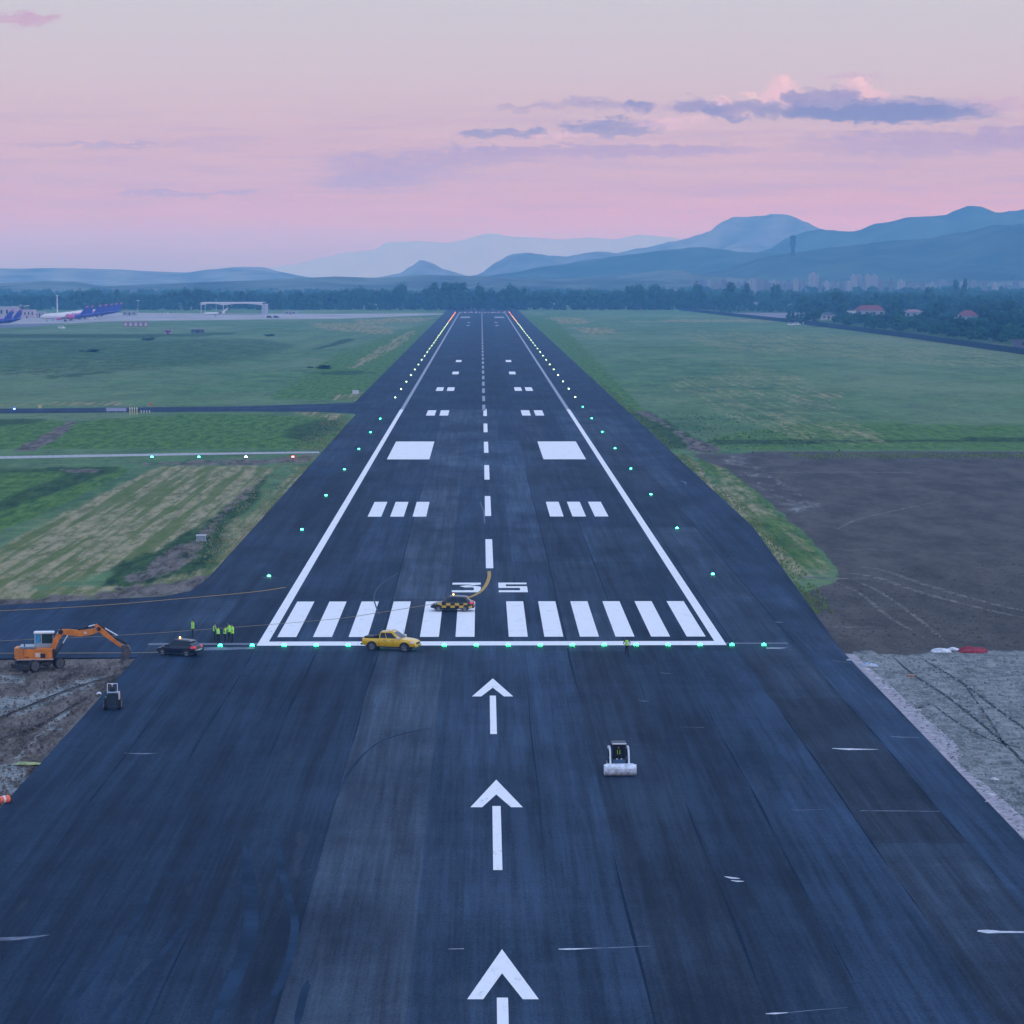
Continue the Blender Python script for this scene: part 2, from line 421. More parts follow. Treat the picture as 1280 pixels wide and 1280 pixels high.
# --- the trench ground by the excavator
patch('earth', 1.0, [(-500,822),(182,822),(170,832),(0,1018),(-120,1160),(-500,1500)], 0)
patch('gravel', .62, [(-80,874),(40,866),(95,848),(140,838),(130,852),(90,868),(50,888),(-40,902)], 1)
patch('gravel', .70, [(-60,844),(35,842),(30,850),(-60,856)], 0)
patch('gravel', .60, [(80,884),(94,880),(90,890),(72,902),(78,910),(56,916),(36,934),(18,950),(20,942),(60,905)], 0)
patch('gravel', .78, [(-60,948),(24,952),(34,968),(24,982),(4,1000),(-40,1030)], 0)
def colattr(me, name, ks, sel):
    a = me.color_attributes.new(name, 'FLOAT_COLOR', 'POINT')
    arr = np.ones((PX.size, 4), np.float32)
    for i, k in enumerate(ks): arr[:, i] = Mk[k].ravel()
    a.data.foreach_set('color', arr.ravel())
rx = _F[0]*FPX + _R[0]*(PX-640) + _U[0]*(640-PY)
ry = _F[1]*FPX + _R[1]*(PX-640) + _U[1]*(640-PY)
rz = _F[2]*FPX + _R[2]*(PX-640) + _U[2]*(640-PY)
kk = -CAMZ / rz
GX = CAMX + rx*kk; GY = ry*kk
nr, nc = PX.shape
rs = np.random.RandomState(3)
GZ = np.zeros(PX.shape)
# worked soil is lumpy; it never rises above the pavement edge
GZ -= 0.10 * (Mk['earth'] > .9) + 0.0
GZ += (rs.rand(nr, nc) - .5) * 0.03 * ((Mk['gravel'] > .3) | (Mk['earth'] > .9))
GZ = np.minimum(GZ, 0.0)
me = bpy.data.meshes.new('ground')
vs = np.stack([GX.ravel(), GY.ravel(), GZ.ravel()], 1)
idx = np.arange(nr*nc).reshape(nr, nc)
fs = np.stack([idx[:-1,:-1].ravel(), idx[:-1,1:].ravel(), idx[1:,1:].ravel(), idx[1:,:-1].ravel()], 1)
me.from_pydata(vs.tolist(), [], fs.tolist())
colattr(me, 'coverA', ['dry','earth','weed'], None)
colattr(me, 'coverB', ['gravel','field','lush'], None)
gm = bpy.data.materials.new('ground'); gm.use_nodes = True
t = NT(gm.node_tree)
b = t.n('ShaderNodeBsdfPrincipled'); o_ = t.n('ShaderNodeOutputMaterial'); t.l(b.outputs[0], o_.inputs[0])
tcn = t.n('ShaderNodeTexCoord'); P = tcn.outputs['Object']
px_, py_, pz_ = t.xyz(P)
cA = t.n('ShaderNodeVertexColor', layer_name='coverA'); cB = t.n('ShaderNodeVertexColor', layer_name='coverB')
dry, earth, weed = t.xyz(cA.outputs[0]); grav, field, lush = t.xyz(cB.outputs[0])
nS = t.noise(P, 0.9, 8.0, 0.7)                                  # metre scale
nM = t.noise(t.vmul(P, (0.07, 0.022, 1)), 1.0, 8.0, 0.72)       # long swathes along the field
nW = t.noise(t.vmul(P, (0.010, 0.0035, 1)), 1.0, 5.0, 0.6)
nX = t.noise(t.vmul(P, (0.05, 0.25, 1)), 1.0, 6.0, 0.65)        # cross streaks
nF = t.noise(P, 4.0, 4.0, 0.7)
nA = t.noise(t.vmul(P, (0.55, 0.10, 1)), 1.0, 9.0, 0.78)
nA2 = t.noise(t.vmul(P, (0.16, 0.05, 1)), 1.0, 9.0, 0.75)
mow = t.noise(t.vmul(P, (0.55, 0.012, 1)), 1.0, 2.0, 0.5)       # mowing / vehicle lines along the field
def th(a, n, soft=0.10, gain=1.7):
    v = t.m('MULTIPLY_ADD', t.m('SUBTRACT', n, 0.5), gain, a)
    return t.ss(v, 0.45 - soft, 0.45 + soft)
mixn = t.m('MULTIPLY_ADD', nA, 0.5, t.m('MULTIPLY', nA2, 0.5))
mixm = t.m('MULTIPLY_ADD', mow, 0.25, t.m('MULTIPLY_ADD', nM, 0.35, t.m('MULTIPLY', nA, 0.40)))
g = t.mix(t.ss(nM, 0.32, 0.68), (0.050, 0.108, 0.046), (0.108, 0.205, 0.084))
g = t.mix(t.m('MULTIPLY', t.ss(nW, 0.42, 0.70), 0.7), g, (0.170, 0.225, 0.125))
g = t.mix(t.m('MULTIPLY', t.ss(nX, 0.50, 0.72), 0.55), g, (0.190, 0.225, 0.130))
g = t.mix(t.m('MULTIPLY', t.ss(nX, 0.44, 0.28), 0.5), g, (0.025, 0.060, 0.045))
g = t.mix(t.m('MULTIPLY', t.ss(nA, 0.47, 0.33), 0.75), g, (0.022, 0.065, 0.045))
g = t.mix(t.m('MULTIPLY', t.ss(nA, 0.54, 0.68), 0.6), g, (0.165, 0.235, 0.115))
g = t.mix(t.m('MULTIPLY', t.ss(nA2, 0.53, 0.66), 0.55), g, (0.190, 0.220, 0.105))
g = t.mix(t.m('MULTIPLY', t.ss(nA2, 0.46, 0.34), 0.5), g, (0.034, 0.085, 0.065))
g = t.mix(th(lush, mixn), g, t.mix(t.ss(nA, .36, .62), (0.030, 0.085, 0.024), (0.105, 0.195, 0.050)))
g = t.mix(th(weed, mixn), g, t.mix(t.ss(nA, .36, .62), (0.014, 0.040, 0.018), (0.055, 0.105, 0.038)))
dc = t.mix(t.ss(nA, .36, .62), (0.110, 0.130, 0.052), (0.330, 0.290, 0.170))
dc = t.mix(t.m('MULTIPLY', t.ss(mow, 0.53, 0.42), 0.75), dc, (0.080, 0.130, 0.034))
g = t.mix(th(dry, mixm, 0.2), g, dc)
fc = t.mix(t.ss(nA2, .36, .64), (0.060, 0.058, 0.056), (0.108, 0.100, 0.092))
fc = t.mix(t.m('MULTIPLY', t.ss(nS, .52, .75), 0.6), fc, (0.150, 0.138, 0.125))
fc = t.mix(t.m('MULTIPLY', t.ss(nF, .50, .30), 0.5), fc, (0.045, 0.045, 0.047))
g = t.mix(th(field, mixn), g, fc)
ec = t.mix(t.ss(nA, .36, .62), (0.036, 0.031, 0.028), (0.185, 0.162, 0.142))
ec = t.mix(t.m('MULTIPLY', t.ss(nF, .52, .7), 0.5), ec, (0.165, 0.155, 0.145))
g = t.mix(th(earth, mixn), g, ec)
nY = t.noise(t.vmul(P, (0.35, 0.55, 1)), 1.0, 7.0, 0.72, 1.5)
gc = t.mix(t.ss(t.m('MULTIPLY_ADD', nA, .5, t.m('MULTIPLY', nY, .5)), .38, .60), (0.078, 0.096, 0.098), (0.285, 0.300, 0.292))
gc = t.mix(t.m('MULTIPLY', t.ss(nF, .5, .3), 0.65), gc, (0.070, 0.075, 0.070))
gc = t.mix(t.m('MULTIPLY', t.ss(nS, .55, .7), 0.5), gc, (0.33, 0.34, 0.34))
g = t.mix(th(grav, mixn), g, gc)
t.l(g, b.inputs['Base Color']); b.inputs['Roughness'].default_value = 0.95; b.inputs['Specular IOR Level'].default_value = 0.02
bp = t.n('ShaderNodeBump'); bp.inputs['Strength'].default_value = 0.5; bp.inputs['Distance'].default_value = 0.25
t.l(t.m('MULTIPLY_ADD', nF, 0.4, nS), bp.inputs['Height']); t.l(bp.outputs[0], b.inputs['Normal'])
me.materials.append(gm)
go = bpy.data.objects.new('ground', me); COL.objects.link(go); struct(go)

# ================================================================== ASPHALT
def asphalt(name, base, attr=True, spec=0.03):
    m = bpy.data.materials.new(name); m.use_nodes = True; t = NT(m.node_tree)
    b = t.n('ShaderNodeBsdfPrincipled'); o = t.n('ShaderNodeOutputMaterial'); t.l(b.outputs[0], o.inputs[0])
    P = t.n('ShaderNodeTexCoord').outputs['Object']
    nL = t.noise(t.vmul(P, (0.9, 0.018, 1)), 1.0, 5.0, 0.62)       # roller lines along the paving
    nB = t.noise(t.vmul(P, (0.09, 0.030, 1)), 1.0, 6.0, 0.65)      # blotches
    nC = t.noise(t.vmul(P, (0.05, 0.45, 1)), 1.0, 5.0, 0.65)       # cross bands
    nG = t.noise(P, 9.0, 3.0, 0.7)
    x, y, z = t.xyz(P)
    nR = t.noise(t.vmul(P, (3.2, 0.06, 1)), 1.0, 4.0, 0.7)
    k = t.ss(nL, 0.28, 0.72, 0.74, 1.30)
    k = t.m('MULTIPLY', k, t.ss(nR, 0.30, 0.70, 0.82, 1.18))
    k = t.m('MULTIPLY', k, t.ss(nB, 0.28, 0.72, 0.70, 1.34))
    k = t.m('MULTIPLY', k, t.ss(nC, 0.30, 0.70, 0.94, 1.06))
    k = t.m('MULTIPLY', k, t.ss(nG, 0.30, 0.70, 0.70, 1.34))
    if attr:
        va = t.n('ShaderNodeVertexColor', layer_name='tone')
        k = t.m('MULTIPLY', k, t.xyz(va.outputs[0])[0])
    c = t.mix(1.0, t.cxyz(k, k, k), base, 'MULTIPLY')
    if attr:
        c = t.mix(t.m('MULTIPLY', t.xyz(va.outputs[0])[1], t.ss(nB, .25, .6, .4, 1.0)), c, t.mix(1.0, t.cxyz(k, k, k), (0.041, 0.058, 0.080), 'MULTIPLY'))
    dust = t.m('MULTIPLY', t.ss(t.noise(t.vmul(P, (0.35, 0.05, 1)), 1.0, 8.0, 0.75), 0.56, 0.78), 0.30)
    c = t.mix(dust, c, (0.115, 0.130, 0.155))
    t.l(c, b.inputs['Base Color'])
    b.inputs['Roughness'].default_value = 0.78; b.inputs['Specular IOR Level'].default_value = spec
    bp = t.n('ShaderNodeBump'); bp.inputs['Strength'].default_value = 0.25; bp.inputs['Distance'].default_value = 0.02
    t.l(nG, bp.inputs['Height']); t.l(bp.outputs[0], b.inputs['Normal'])
    return m
ASB = (0.0150, 0.0315, 0.0585)
asph = asphalt('runway_asphalt', ASB)
ZA = 0.06
lanes = [-33, -27.4, -22.5, -16.7, -10.8, -4.6, 2.8, 7.2, 12.8, 17.5, 23.3, 29.2, 33.0]
YE = 2830
secs = [60, 132, 172, 232, 262, 305, 345, 392, 470, 520, 600, 742, 1000, 1500, 2100, YE]
tone_near = [0.92, 0.82, 0.92, 0.88, 1.05, 1.10, 1.20, 0.78, 0.86, 1.18, 0.84, 1.28]
grey_near = [0.0, 0.0, 0.0, 0.1, 0.8, 0.25, 0.2, 0.35, 0.15, 0.1, 0.55, 0.15]
rb = MB(); tones = []
rng = random.Random(11)
for j in range(len(secs)-1):
    for i in range(len(lanes)-1):
        y0, y1 = secs[j], secs[j+1]
        rb.rect(lanes[i], lanes[i+1], y0, y1, ZA)
        far = y0 >= 262
        tn = tone_near[i]
        if far: tn = 1 + (tn - 1) * 0.45
        if y0 >= 742: tn = (0.80 if abs((lanes[i]+lanes[i+1])/2) < 9 else 0.95) * 0.92
        elif y0 >= 262: tn *= rng.uniform(0.86, 1.16)
        else: tn *= rng.uniform(0.96, 1.05)
        if y0 == 172 and i in (10,): tn *= 0.74
        if y0 == 132 and i in (10,): tn *= 1.05
        if i in (4,5,6) and 392 <= y0 < 600: tn *= 1.22
        if i in (1,2,9,10) and y0 in (392, 470, 520): tn *= 0.82
        gy = grey_near[i] if y0 < 742 else .1
        if 262 <= y0 < 742: gy = gy*.6 + rng.uniform(0, .35)
        tones.append((tn, gy))
    if secs[j] == 262:   # the shoulder widens on the right past the threshold
        rb.flat([(33.0,262),(34.42,305),(33.0,305)], ZA); tones.append(1.0)
        rb.flat([(33.0,305),(34.42,305),(35.75,345),(33.0,345)], ZA); tones.append(1.08)
        rb.flat([(33.0,345),(35.75,345),(37.3,392),(33.0,392)], ZA); tones.append(.96)
    if secs[j] >= 392:
        rb.rect(33.0, 37.3, secs[j], secs[j+1], ZA); tones.append(1.0 if secs[j] < 742 else 0.86)
        if secs[j] >= 742:
            rb.rect(-36.5, -33.0, secs[j], secs[j+1], ZA); tones.append(0.86)
# skirts so the mat has thickness
def skirt(x, y0, y1):
    rb.add([(x,y0,ZA),(x,y1,ZA),(x,y1,-.3),(x,y0,-.3)], [(0,1,2,3)]); tones.append(0.6)
skirt(-33, 60, 262); skirt(33, 60, 262); skirt(37.3, 392, YE); skirt(-33, 305, 742); skirt(-36.5, 742, YE)
me = bpy.data.meshes.new('runway'); me.from_pydata(rb.v, [], rb.f)
a = me.color_attributes.new('tone', 'FLOAT_COLOR', 'CORNER')
arr = []
for tn, f in zip(tones, rb.f):
    tn, gy = tn if isinstance(tn, tuple) else (tn, .1)
    arr += [tn, gy, 0.0, 1.0] * len(f)
a.data.foreach_set('color', arr)
me.materials.append(asph)
ro = bpy.data.objects.new('runway', me); COL.objects.link(ro); struct(ro)

seam_m = mat('seam', (0.0105, 0.022, 0.042), 0.9, var=0.3, spec=.02)
sm = MB()
for x in lanes[1:-1]:
    w0 = 0.10 if x in (2.8,) else 0.15
    if x == -4.6: continue
    pts = [(x + 0.10*math.sin(y*0.021 + x) + 0.05*math.sin(y*.13+x*3), y) for y in range(60, 268 if abs(x) > 3 else 330, 4)]
    sm.ribbon(pts, [w0 * max(0.02, 0.35 + 0.55*math.sin(y[1]*0.05 + x) + .45*math.sin(y[1]*.017*x + 2*x)) for y in pts], ZA + 0.004)
for x, y1 in ((7.2, 520), (12.8, 500), (-10.8, 470), (29.2, 420), (-22.5, 400), (23.3, 480)):
    pts = [(x + 0.08*math.sin(y*0.021 + x), y) for y in range(268, y1, 6)]
    sm.ribbon(pts, 0.11, ZA + 0.004)
struct(flatbuild(sm, 'paving_seams', seam_m))
sm = MB()
for y, x0, x1 in ((262, -33, -23), (392.5, -20, -4), (470, 4, 21), (172.4, 23.5, 29)):
    sm.rect(x0, x1, y, y+0.22, ZA + 0.006)
sm.rect(3.02, 3.12, 60, 262, ZA+0.006)
struct(flatbuild(sm, 'paving_joint_lines', mat('joint', (0.028, 0.046, 0.075), 0.9, var=0.3, spec=.03)))

# side pavement: taxiways on the left
tb = MB(); TY = 262
twm = asphalt('taxiway_asphalt', (0.0150, 0.032, 0.061), attr=False)
pa = [gp(182,821), gp(178,823), gp(-500,829), gp(-500,788+2), gp(0,758), gp(120,752), gp(225,745), gp(262,722), gp(276,705)]
pa = [(-33.0, 258), gp(-10,824), (-160, 256.5), (-160, 300)] + [gp(0,757), gp(100,751), gp(205,746), gp(238,739), gp(262,722)] + [(-33.0, 330)]
tb.flat(pa, ZA - 0.01)
tb.add([(-33,258,ZA-.01), (-33,258,-.3), (-160,256.5,-.3), (-160,256.5,ZA-.01)], [(0,1,2,3)])
p2_ = [gp(480,497.5)] + [gp(420,503), gp(300,507), gp(160,508.5), gp(0,510), gp(-300,512), gp(-300,519), gp(0,516.5), gp(160,515), gp(300,514.5), gp(400,515), gp(440,517), gp(430,530), gp(420,545), gp(392,580)] + [(-33, 545), (-33, 830)]
p2_ = [(-33.2, 545) if i == len(p2_)-2 else p for i, p in enumerate(p2_)]
tb.flat([gp(478,499), gp(440,503.5), gp(420,504.5), gp(300,508), gp(160,509.5), gp(0,511), gp(-300,513), gp(-300,519), gp(0,517), gp(160,515.5), gp(300,514.5), gp(400,515), gp(441,517), (-33.0, 715), (-33.0, 812)], ZA - 0.02)
struct(flatbuild(tb, 'taxiway', twm))
# gravel service road
gb = MB(); gb.flat([gp(-300,577), gp(0,573.6), gp(120,571.2), gp(250,568.8), gp(400,566.4), gp(398,564.4), gp(250,566.2), gp(120,568.2), gp(0,570.4), gp(-300,574)], 0.02)
struct(flatbuild(gb, 'gravel_road', mat('pale_gravel', (0.34, 0.34, 0.35), 0.95, var=0.35, scale=1.2)))
# apron of pale concrete
ab = MB(); ab.flat([gp(-400,420), gp(0,409), gp(60,405.5), gp(130,402), gp(250,400.2), gp(430,398.3), gp(560,393), gp(560,391.8), gp(420,392.2), gp(250,391.6), gp(150,391), gp(-400,391)], 0.03)
struct(flatbuild(ab, 'apron', mat('apron_concrete', (0.27, 0.26, 0.29), 0.9, var=0.22, scale=0.02)))
ab = MB(); ab.flat([gp(-400,417), gp(0,410.5), gp(45,408.2), gp(82,404.2), gp(60,404.2), gp(0,406), gp(-400,412)], 0.06)
struct(flatbuild(ab, 'apron_taxilane', mat('taxilane', (0.09, 0.11, 0.16), 0.9)))
# perimeter road on the right
rb2 = MB(); rb2.flat([(246,900),(262,900),(264,1600),(258,2000),(243,2400),(226,2900),(210,2900),(226,2400),(241,2000),(247,1600)], 0.03)
struct(flatbuild(rb2, 'perimeter_road', mat('old_asphalt', (0.055, 0.065, 0.085), 0.9)))
# end-of-runway turn pad
rb3 = MB(); rb3.rect(-36.5, 37.3, YE, 2950, ZA - 0.02)
struct(flatbuild(rb3, 'runway_end_pad', twm))

# kerb-like pale edge strip on the right of the near pavement
kb = MB()
edge = [(1062,818),(1075,834),(1095,853),(1118,876),(1150,907),(1178,938),(1200,962),(1240,1004),(1290,1056),(1400,1176)]
outer = [(1068,818),(1084,833),(1108,852),(1130,873),(1162,902),(1192,926),(1204,944),(1196,952),(1246,992),(1300,1042),(1420,1160)]
edge = [(1058,818),(1063,824),(1078,836),(1098,857),(1124,882),(1157,918),(1180,943),(1192,956),(1236,1004),(1285,1060),(1420,1215)]
A = [gp(*p) for p in edge]; A = [(33.02, y) for x, y in A]; Bp = [gp(*p) for p in outer]
for i in range(len(A)-1): kb.add([(*A[i],ZA+.02),(*Bp[i],.02),(*Bp[i+1],.02),(*A[i+1],ZA+.02)], [(0,1,2,3)])
struct(flatbuild(kb, 'concrete_edge_strip', mat('pale_concrete', (0.29, 0.27, 0.30), 0.9, var=0.3, scale=1.5, bump=0.4)))
kb = MB(); kb.flat([gp(1156,903), gp(1168,910), gp(1182,922), gp(1190,934), gp(1188,942), gp(1178,936), gp(1168,922)], .035)
struct(flatbuild(kb, 'drain_pool', mat('pool', (0.10, 0.14, 0.18), 0.5)))

# ================================================================== PAINTED MARKINGS
def paint(name, c, wear=0.12):
    m = bpy.data.materials.new(name); m.use_nodes = True; t = NT(m.node_tree)
    b = t.n('ShaderNodeBsdfPrincipled'); o = t.n('ShaderNodeOutputMaterial'); t.l(b.outputs[0], o.inputs[0])
    P = t.n('ShaderNodeTexCoord').outputs['Object']
    n = t.noise(t.vmul(P, (1.5, 0.5, 1)), 1.0, 6.0, 0.7); n2 = t.noise(P, 8.0, 3.0, 0.7)
    dark = tuple(v*0.62 for v in c)
    f = t.m('MULTIPLY', t.ss(t.m('MULTIPLY_ADD', n2, 0.4, t.m('MULTIPLY', n, 0.6)), 0.50, 0.70), wear * 3)
    pc = t.mix(f, c, dark)
    sc = t.ss(t.m('MULTIPLY_ADD', t.noise(t.vmul(P, (0.8, 0.25, 1)), 1.0, 8.0, 0.8), 0.6, t.m('MULTIPLY', n2, 0.4)), 0.555, 0.64)
    pc = t.mix(t.m('MULTIPLY', sc, 0.55), pc, (0.10, 0.14, 0.20))
    t.l(pc, b.inputs['Base Color']); b.inputs['Roughness'].default_value = 0.8
    b.inputs['Specular IOR Level'].default_value = 0.05
    return m
WH = paint('white_paint', (0.78, 0.78, 0.78)); OLD = paint('old_white_paint', (0.30, 0.33, 0.39), 0.25)
YL = paint('yellow_paint', (0.42, 0.27, 0.09), 0.25); FAINT = paint('faint_line', (0.06, 0.085, 0.12), 0.3)
ZP = ZA + 0.012
def mark(name, mb, m): return struct(flatbuild(mb, name, m))
mb = MB()
for s in (-1, 1):
    for k in range(6):
        x0 = 1.68 + 3.49*k; mb.rect(*sorted((s*x0, s*(x0+1.86))), 272.4, 302.4, ZP)
mark('threshold_stripes', mb, WH)
mb = MB(); mb.rect(-22.5, 22.5, 266.0, 269.0, ZP); mark('threshold_bar', mb, WH)
mb = MB(); mb.rect(-33, -22.5, 266.6, 268.0, ZP); mb.rect(22.5, 28.5, 266.9, 267.7, ZP); mark('threshold_bar_ends', mb, paint('faint_bar_white', (0.15,0.175,0.215), 0.35))  # fainter strips continuing the threshold bar outward on both sides
mb = MB()
for s in (-1, 1): mb.rect(*sorted((s*21.55, s*22.5)), 269.0, 742, ZP)
mark('runway_side_lines', mb, WH)
mb = MB()
for s in (-1, 1): mb.rect(*sorted((s*21.5, s*22.4)), 742, 2740, ZP)
mark('old_runway_side_lines', mb, OLD)
mb = MB()
y = 337.0
while y < 720: mb.rect(-0.45, 0.45, y, y+37.5, ZP); y += 74
mark('centre_line', mb, WH)
mb = MB(); y = 735.0
while y < 2700: mb.rect(-0.7, 0.1, y, y+34, ZP); y += 56
mark('old_centre_line', mb, OLD)
mb = MB()
for s in (-1, 1):
    for x in (9.1, 12.4, 15.7): mb.rect(*sorted((s*x, s*(x+2.0))), 410, 437, ZP)
    mb.rect(*sorted((s*11.0, s*19.2)), 539, 597.5, ZP)
    for x in (9.4, 12.8):
        for y0, y1 in ((709,737),(862,890)): mb.rect(*sorted((s*x, s*(x+2.2))), y0, y1, ZP)
    for y0 in (1008, 1152): mb.rect(*sorted((s*9.2, s*11.5)), y0, y0+28, ZP)
    for y0 in (): mb.rect(*sorted((s*9.2, s*11.5)), y0, y0+32, ZP)
mark('touchdown_zone_markings', mb, WH)
mb = MB()
for s in (-1, 1):
    for y0 in (1990, 2120): mb.rect(*sorted((s*9.2, s*11.5)), y0, y0+32, ZP)
    mb.rect(*sorted((s*10.5, s*18.7)), 2370, 2440, ZP)
    for k in range(6):
        x0 = 1.68 + 3.49*k; mb.rect(*sorted((s*x0, s*(x0+1.86))), 2690, 2735, ZP)
mark('far_end_markings', mb, OLD)
# the designation: three and five, 9.7 m tall
mb = MB()
def dg(x0, pts): 
    for p in pts: mb.flat([(x0 + u*3.25, 311.2 + v*9.8) for u, v in p], ZP)
dg(-4.32, [[(0,.80),(1,.80),(1,1),(0,1)],
           [(.72,.80),(1,.80),(.52,.635),(.24,.635)],
           [(.24,.635),(.55,.635),(.74,.50),(.45,.50)],
           [(.52,.635),(.86,.635),(1,.56),(1,.46),(.74,.46),(.70,.52)],
           [(.76,.20),(1,.20),(1,.46),(.76,.46)],
           [(0,0),(1,0),(1,.20),(0,.20)]])
dg(0.95, [[(0,.82),(1,.82),(1,1),(0,1)], [(0,.62),(.26,.62),(.26,.82),(0,.82)],
          [(0,.44),(1,.44),(1,.62),(0,.62)], [(.74,.20),(1,.20),(1,.44),(.74,.44)], [(0,0),(1,0),(1,.20),(0,.20)]])
mark('runway_number_35', mb, WH)
# arrows
def px_poly(mb, pts, z=ZP): mb.flat([gp(*p, z) for p in pts], z)
for n_, (ty, tyb, inn, hw, sy, sw, sb, cx) in enumerate([
        (848, 870.5, 859.5, (590, 641.5), 869.5, (612.2, 619.8), 917.5, 616), (974.5, 1009, 993, (588, 653.5), 1007.5, (615.5, 625.8), 1087.5, 620.3),
        (1186.5, 1249, 1216.5, (584, 673.5), 1247, (621, 635), 1420, 627.5)]):
    mb = MB()
    l, r = hw
    legL = (r-l)*0.20
    px_poly(mb, [(cx, ty), (l, tyb), (l+legL*1.12, tyb), (cx, inn)])
    px_poly(mb, [(cx, ty), (cx, inn), (r-legL*1.12, tyb), (r, tyb)])
    px_poly(mb, [(sw[0]+.0, sy), (sw[1], sy), (sw[1]+(sb-sy)*0.028, sb), (sw[0]+(sb-sy)*0.012, sb)])
    mark('displaced_threshold_arrow', mb, WH)
# taxi lines
def line(name, pts, w_, m, z=ZP+.004, taper=False):
    q = []
    P_ = [Vector(gp(*p, z)) for p in pts]
    P_ = [2*P_[0]-P_[1]] + P_ + [2*P_[-1]-P_[-2]]
    for i in range(1, len(P_)-2):
        for k in range(8):
            u = k/8; a, b_, c, d = P_[i-1:i+3]
            q.append(tuple(0.5*((2*b_)+(c-a)*u+(2*a-5*b_+4*c-d)*u*u+(3*b_-a-3*c+d)*u**3)))
    q.append(tuple(P_[-2]))
    n = len(q)
    ws = [w_*min(1, .12+6*i/n, .12+6*(n-1-i)/n) for i in range(n)] if taper else w_
    mb = MB(); mb.ribbon(q, ws, z); return mark(name, mb, m)
YF = paint('faded_yellow_paint', (0.24, 0.19, 0.12), 0.3)
line('taxi_lead_line', [(-120,769),(0,763.5),(120,757),(240,747),(320,739.5),(357,734)], 0.30, YL)
line('taxi_lead_line', [(-120,806),(0,801),(150,794),(300,783.5),(420,773.5),(478,765),(520,758.5),(560,752),(585,747),(599,740.5),(607,732),(611.2,722),(611.5,714)], 0.28, YF)
line('taxi_lead_line', [(566,750),(585,747),(599,740.5),(607,732),(611.2,722),(611.5,714)], 0.42, YL, ZP+.008)
line('taxi_edge_line', [(-120,818),(0,816.5),(150,816),(205,815)], 0.42, YF)
line('worn_lead_in_line', [(474,768),(470,758),(467.5,747),(472,735),(485,724),(497,717)], 0.16, FAINT)
line('taxiway_centre_line', [(-200,515.5),(0,514),(160,512.5),(300,511),(400,508),(470,501)], 1.0, FAINT)
# construction smears, chalky spills and pale strips beside the threshold bar
def smear(pts, w_, m):
    mb = MB(); P_ = [gp(*p) for p in pts]
    mb.ribbon(P_, w_, ZA+0.008); return mb
smm = mat('spilled_paint_and_bar_end', (0.50, 0.53, 0.58), 0.8, var=0.25); smf = mat('dusty_spill_and_bar_end', (0.12, 0.15, 0.20), 0.8, var=0.4, scale=1.0, spec=.1)
mb = MB()
def sm1(pts, ws): mb.ribbon([gp(*p) for p in pts], ws, ZA+0.010)
sm1([(1040,936.5),(1060,937.6),(1098,937.8)], [.15,.75,.1]); sm1([(1222,1165),(1234,1166),(1252,1166.5),(1310,1166.8)], [.3,.85,.45,.2])
sm1([(906,1097),(916,1099),(925,1099.6)], [.1,.45,.1]); sm1([(914,1102),(922,1103),(930,1103)], [.1,.4,.1])
sm1([(698,1188),(712,1188),(740,1187)], [.15,.35,.1]); sm1([(957,1269),(968,1268.5),(985,1267.5)], [.1,.3,.1])
sm1([(560,1187.8)]+[(580,1187.5)], [.05,.1])
sm1([(958,811),(975,811),(984,810.5)], [.5,.5,.05])  # pale strip beyond the right end of the threshold bar
mark('white_paint_spills_and_bar_end', mb, smm)
mb = MB()
sm1([(155,942.5),(178,943.3),(198,942.5)], [.1,.55,.1]); sm1([(-20,1176),(15,1175),(45,1172.5),(62,1170)], [.6,.8,.35,.1])
sm1([(740,1187),(770,1186),(812,1184)], [.25,.2,.1]); sm1([(985,1267.5),(1010,1265),(1060,1261)], [.15,.12,.05])
sm1([(988,1013.5),(1002,1014),(1030,1013)], [.1,.2,.05]); sm1([(1075,1014.6),(1120,1014.9),(1175,1015.4)], [.15,.3,.1])
sm1([(850,909.7),(880,910.5)], [.05,.15]); sm1([(1113,921.5),(1125,922.5),(1150,922.8)], [.1,.5,.1])
sm1([(798,876.5),(806,877.5),(812,877.5)], [.1,.35,.1]); sm1([(826,842),(838,843)], [.2,.2])
sm1([(968,778),(975,778.5),(980,779)], [.2,.7,.2]); sm1([(1040,826.5),(1052,828),(1064,830)], [.1,.2,.1])
sm1([(326,722),(334,722.5),(345,722.3)], [.2,.7,.2]); sm1([(600,628),(605,640),(606,655)], [.1,.2,.1])
sm1([(848,601),(856,603),(858,606)], [.1,.4,.1])
sm1([(255,812),(290,811.5),(318,811)], [2.2,1.8,1.2])  # wide pale strip beyond the left end of the threshold bar
mark('dusty_spills_and_bar_end', mb, smf)
TR = mat('tyre_trace', (0.0175, 0.037, 0.069), 0.9, var=0.3, scale=0.25, spec=.03)
def trace(pts, wd=.28): return line('tyre_trace', pts, wd, TR, ZA+.007, True)
trace([(346,1040),(352,1085),(360,1120),(368,1150),(366,1180),(352,1225),(318,1290)], .45)
trace([(305,1050),(312,1110),(314,1150),(306,1190),(290,1230),(262,1290)], .8)
trace([(190,1110),(170,1150),(120,1215),(60,1290)], .4); trace([(235,1150),(200,1195),(150,1250),(110,1300)], .35)
trace([(385,1225),(378,1250),(370,1285)], .4); trace([(420,1000),(440,960),(480,925),(560,905)], .2)
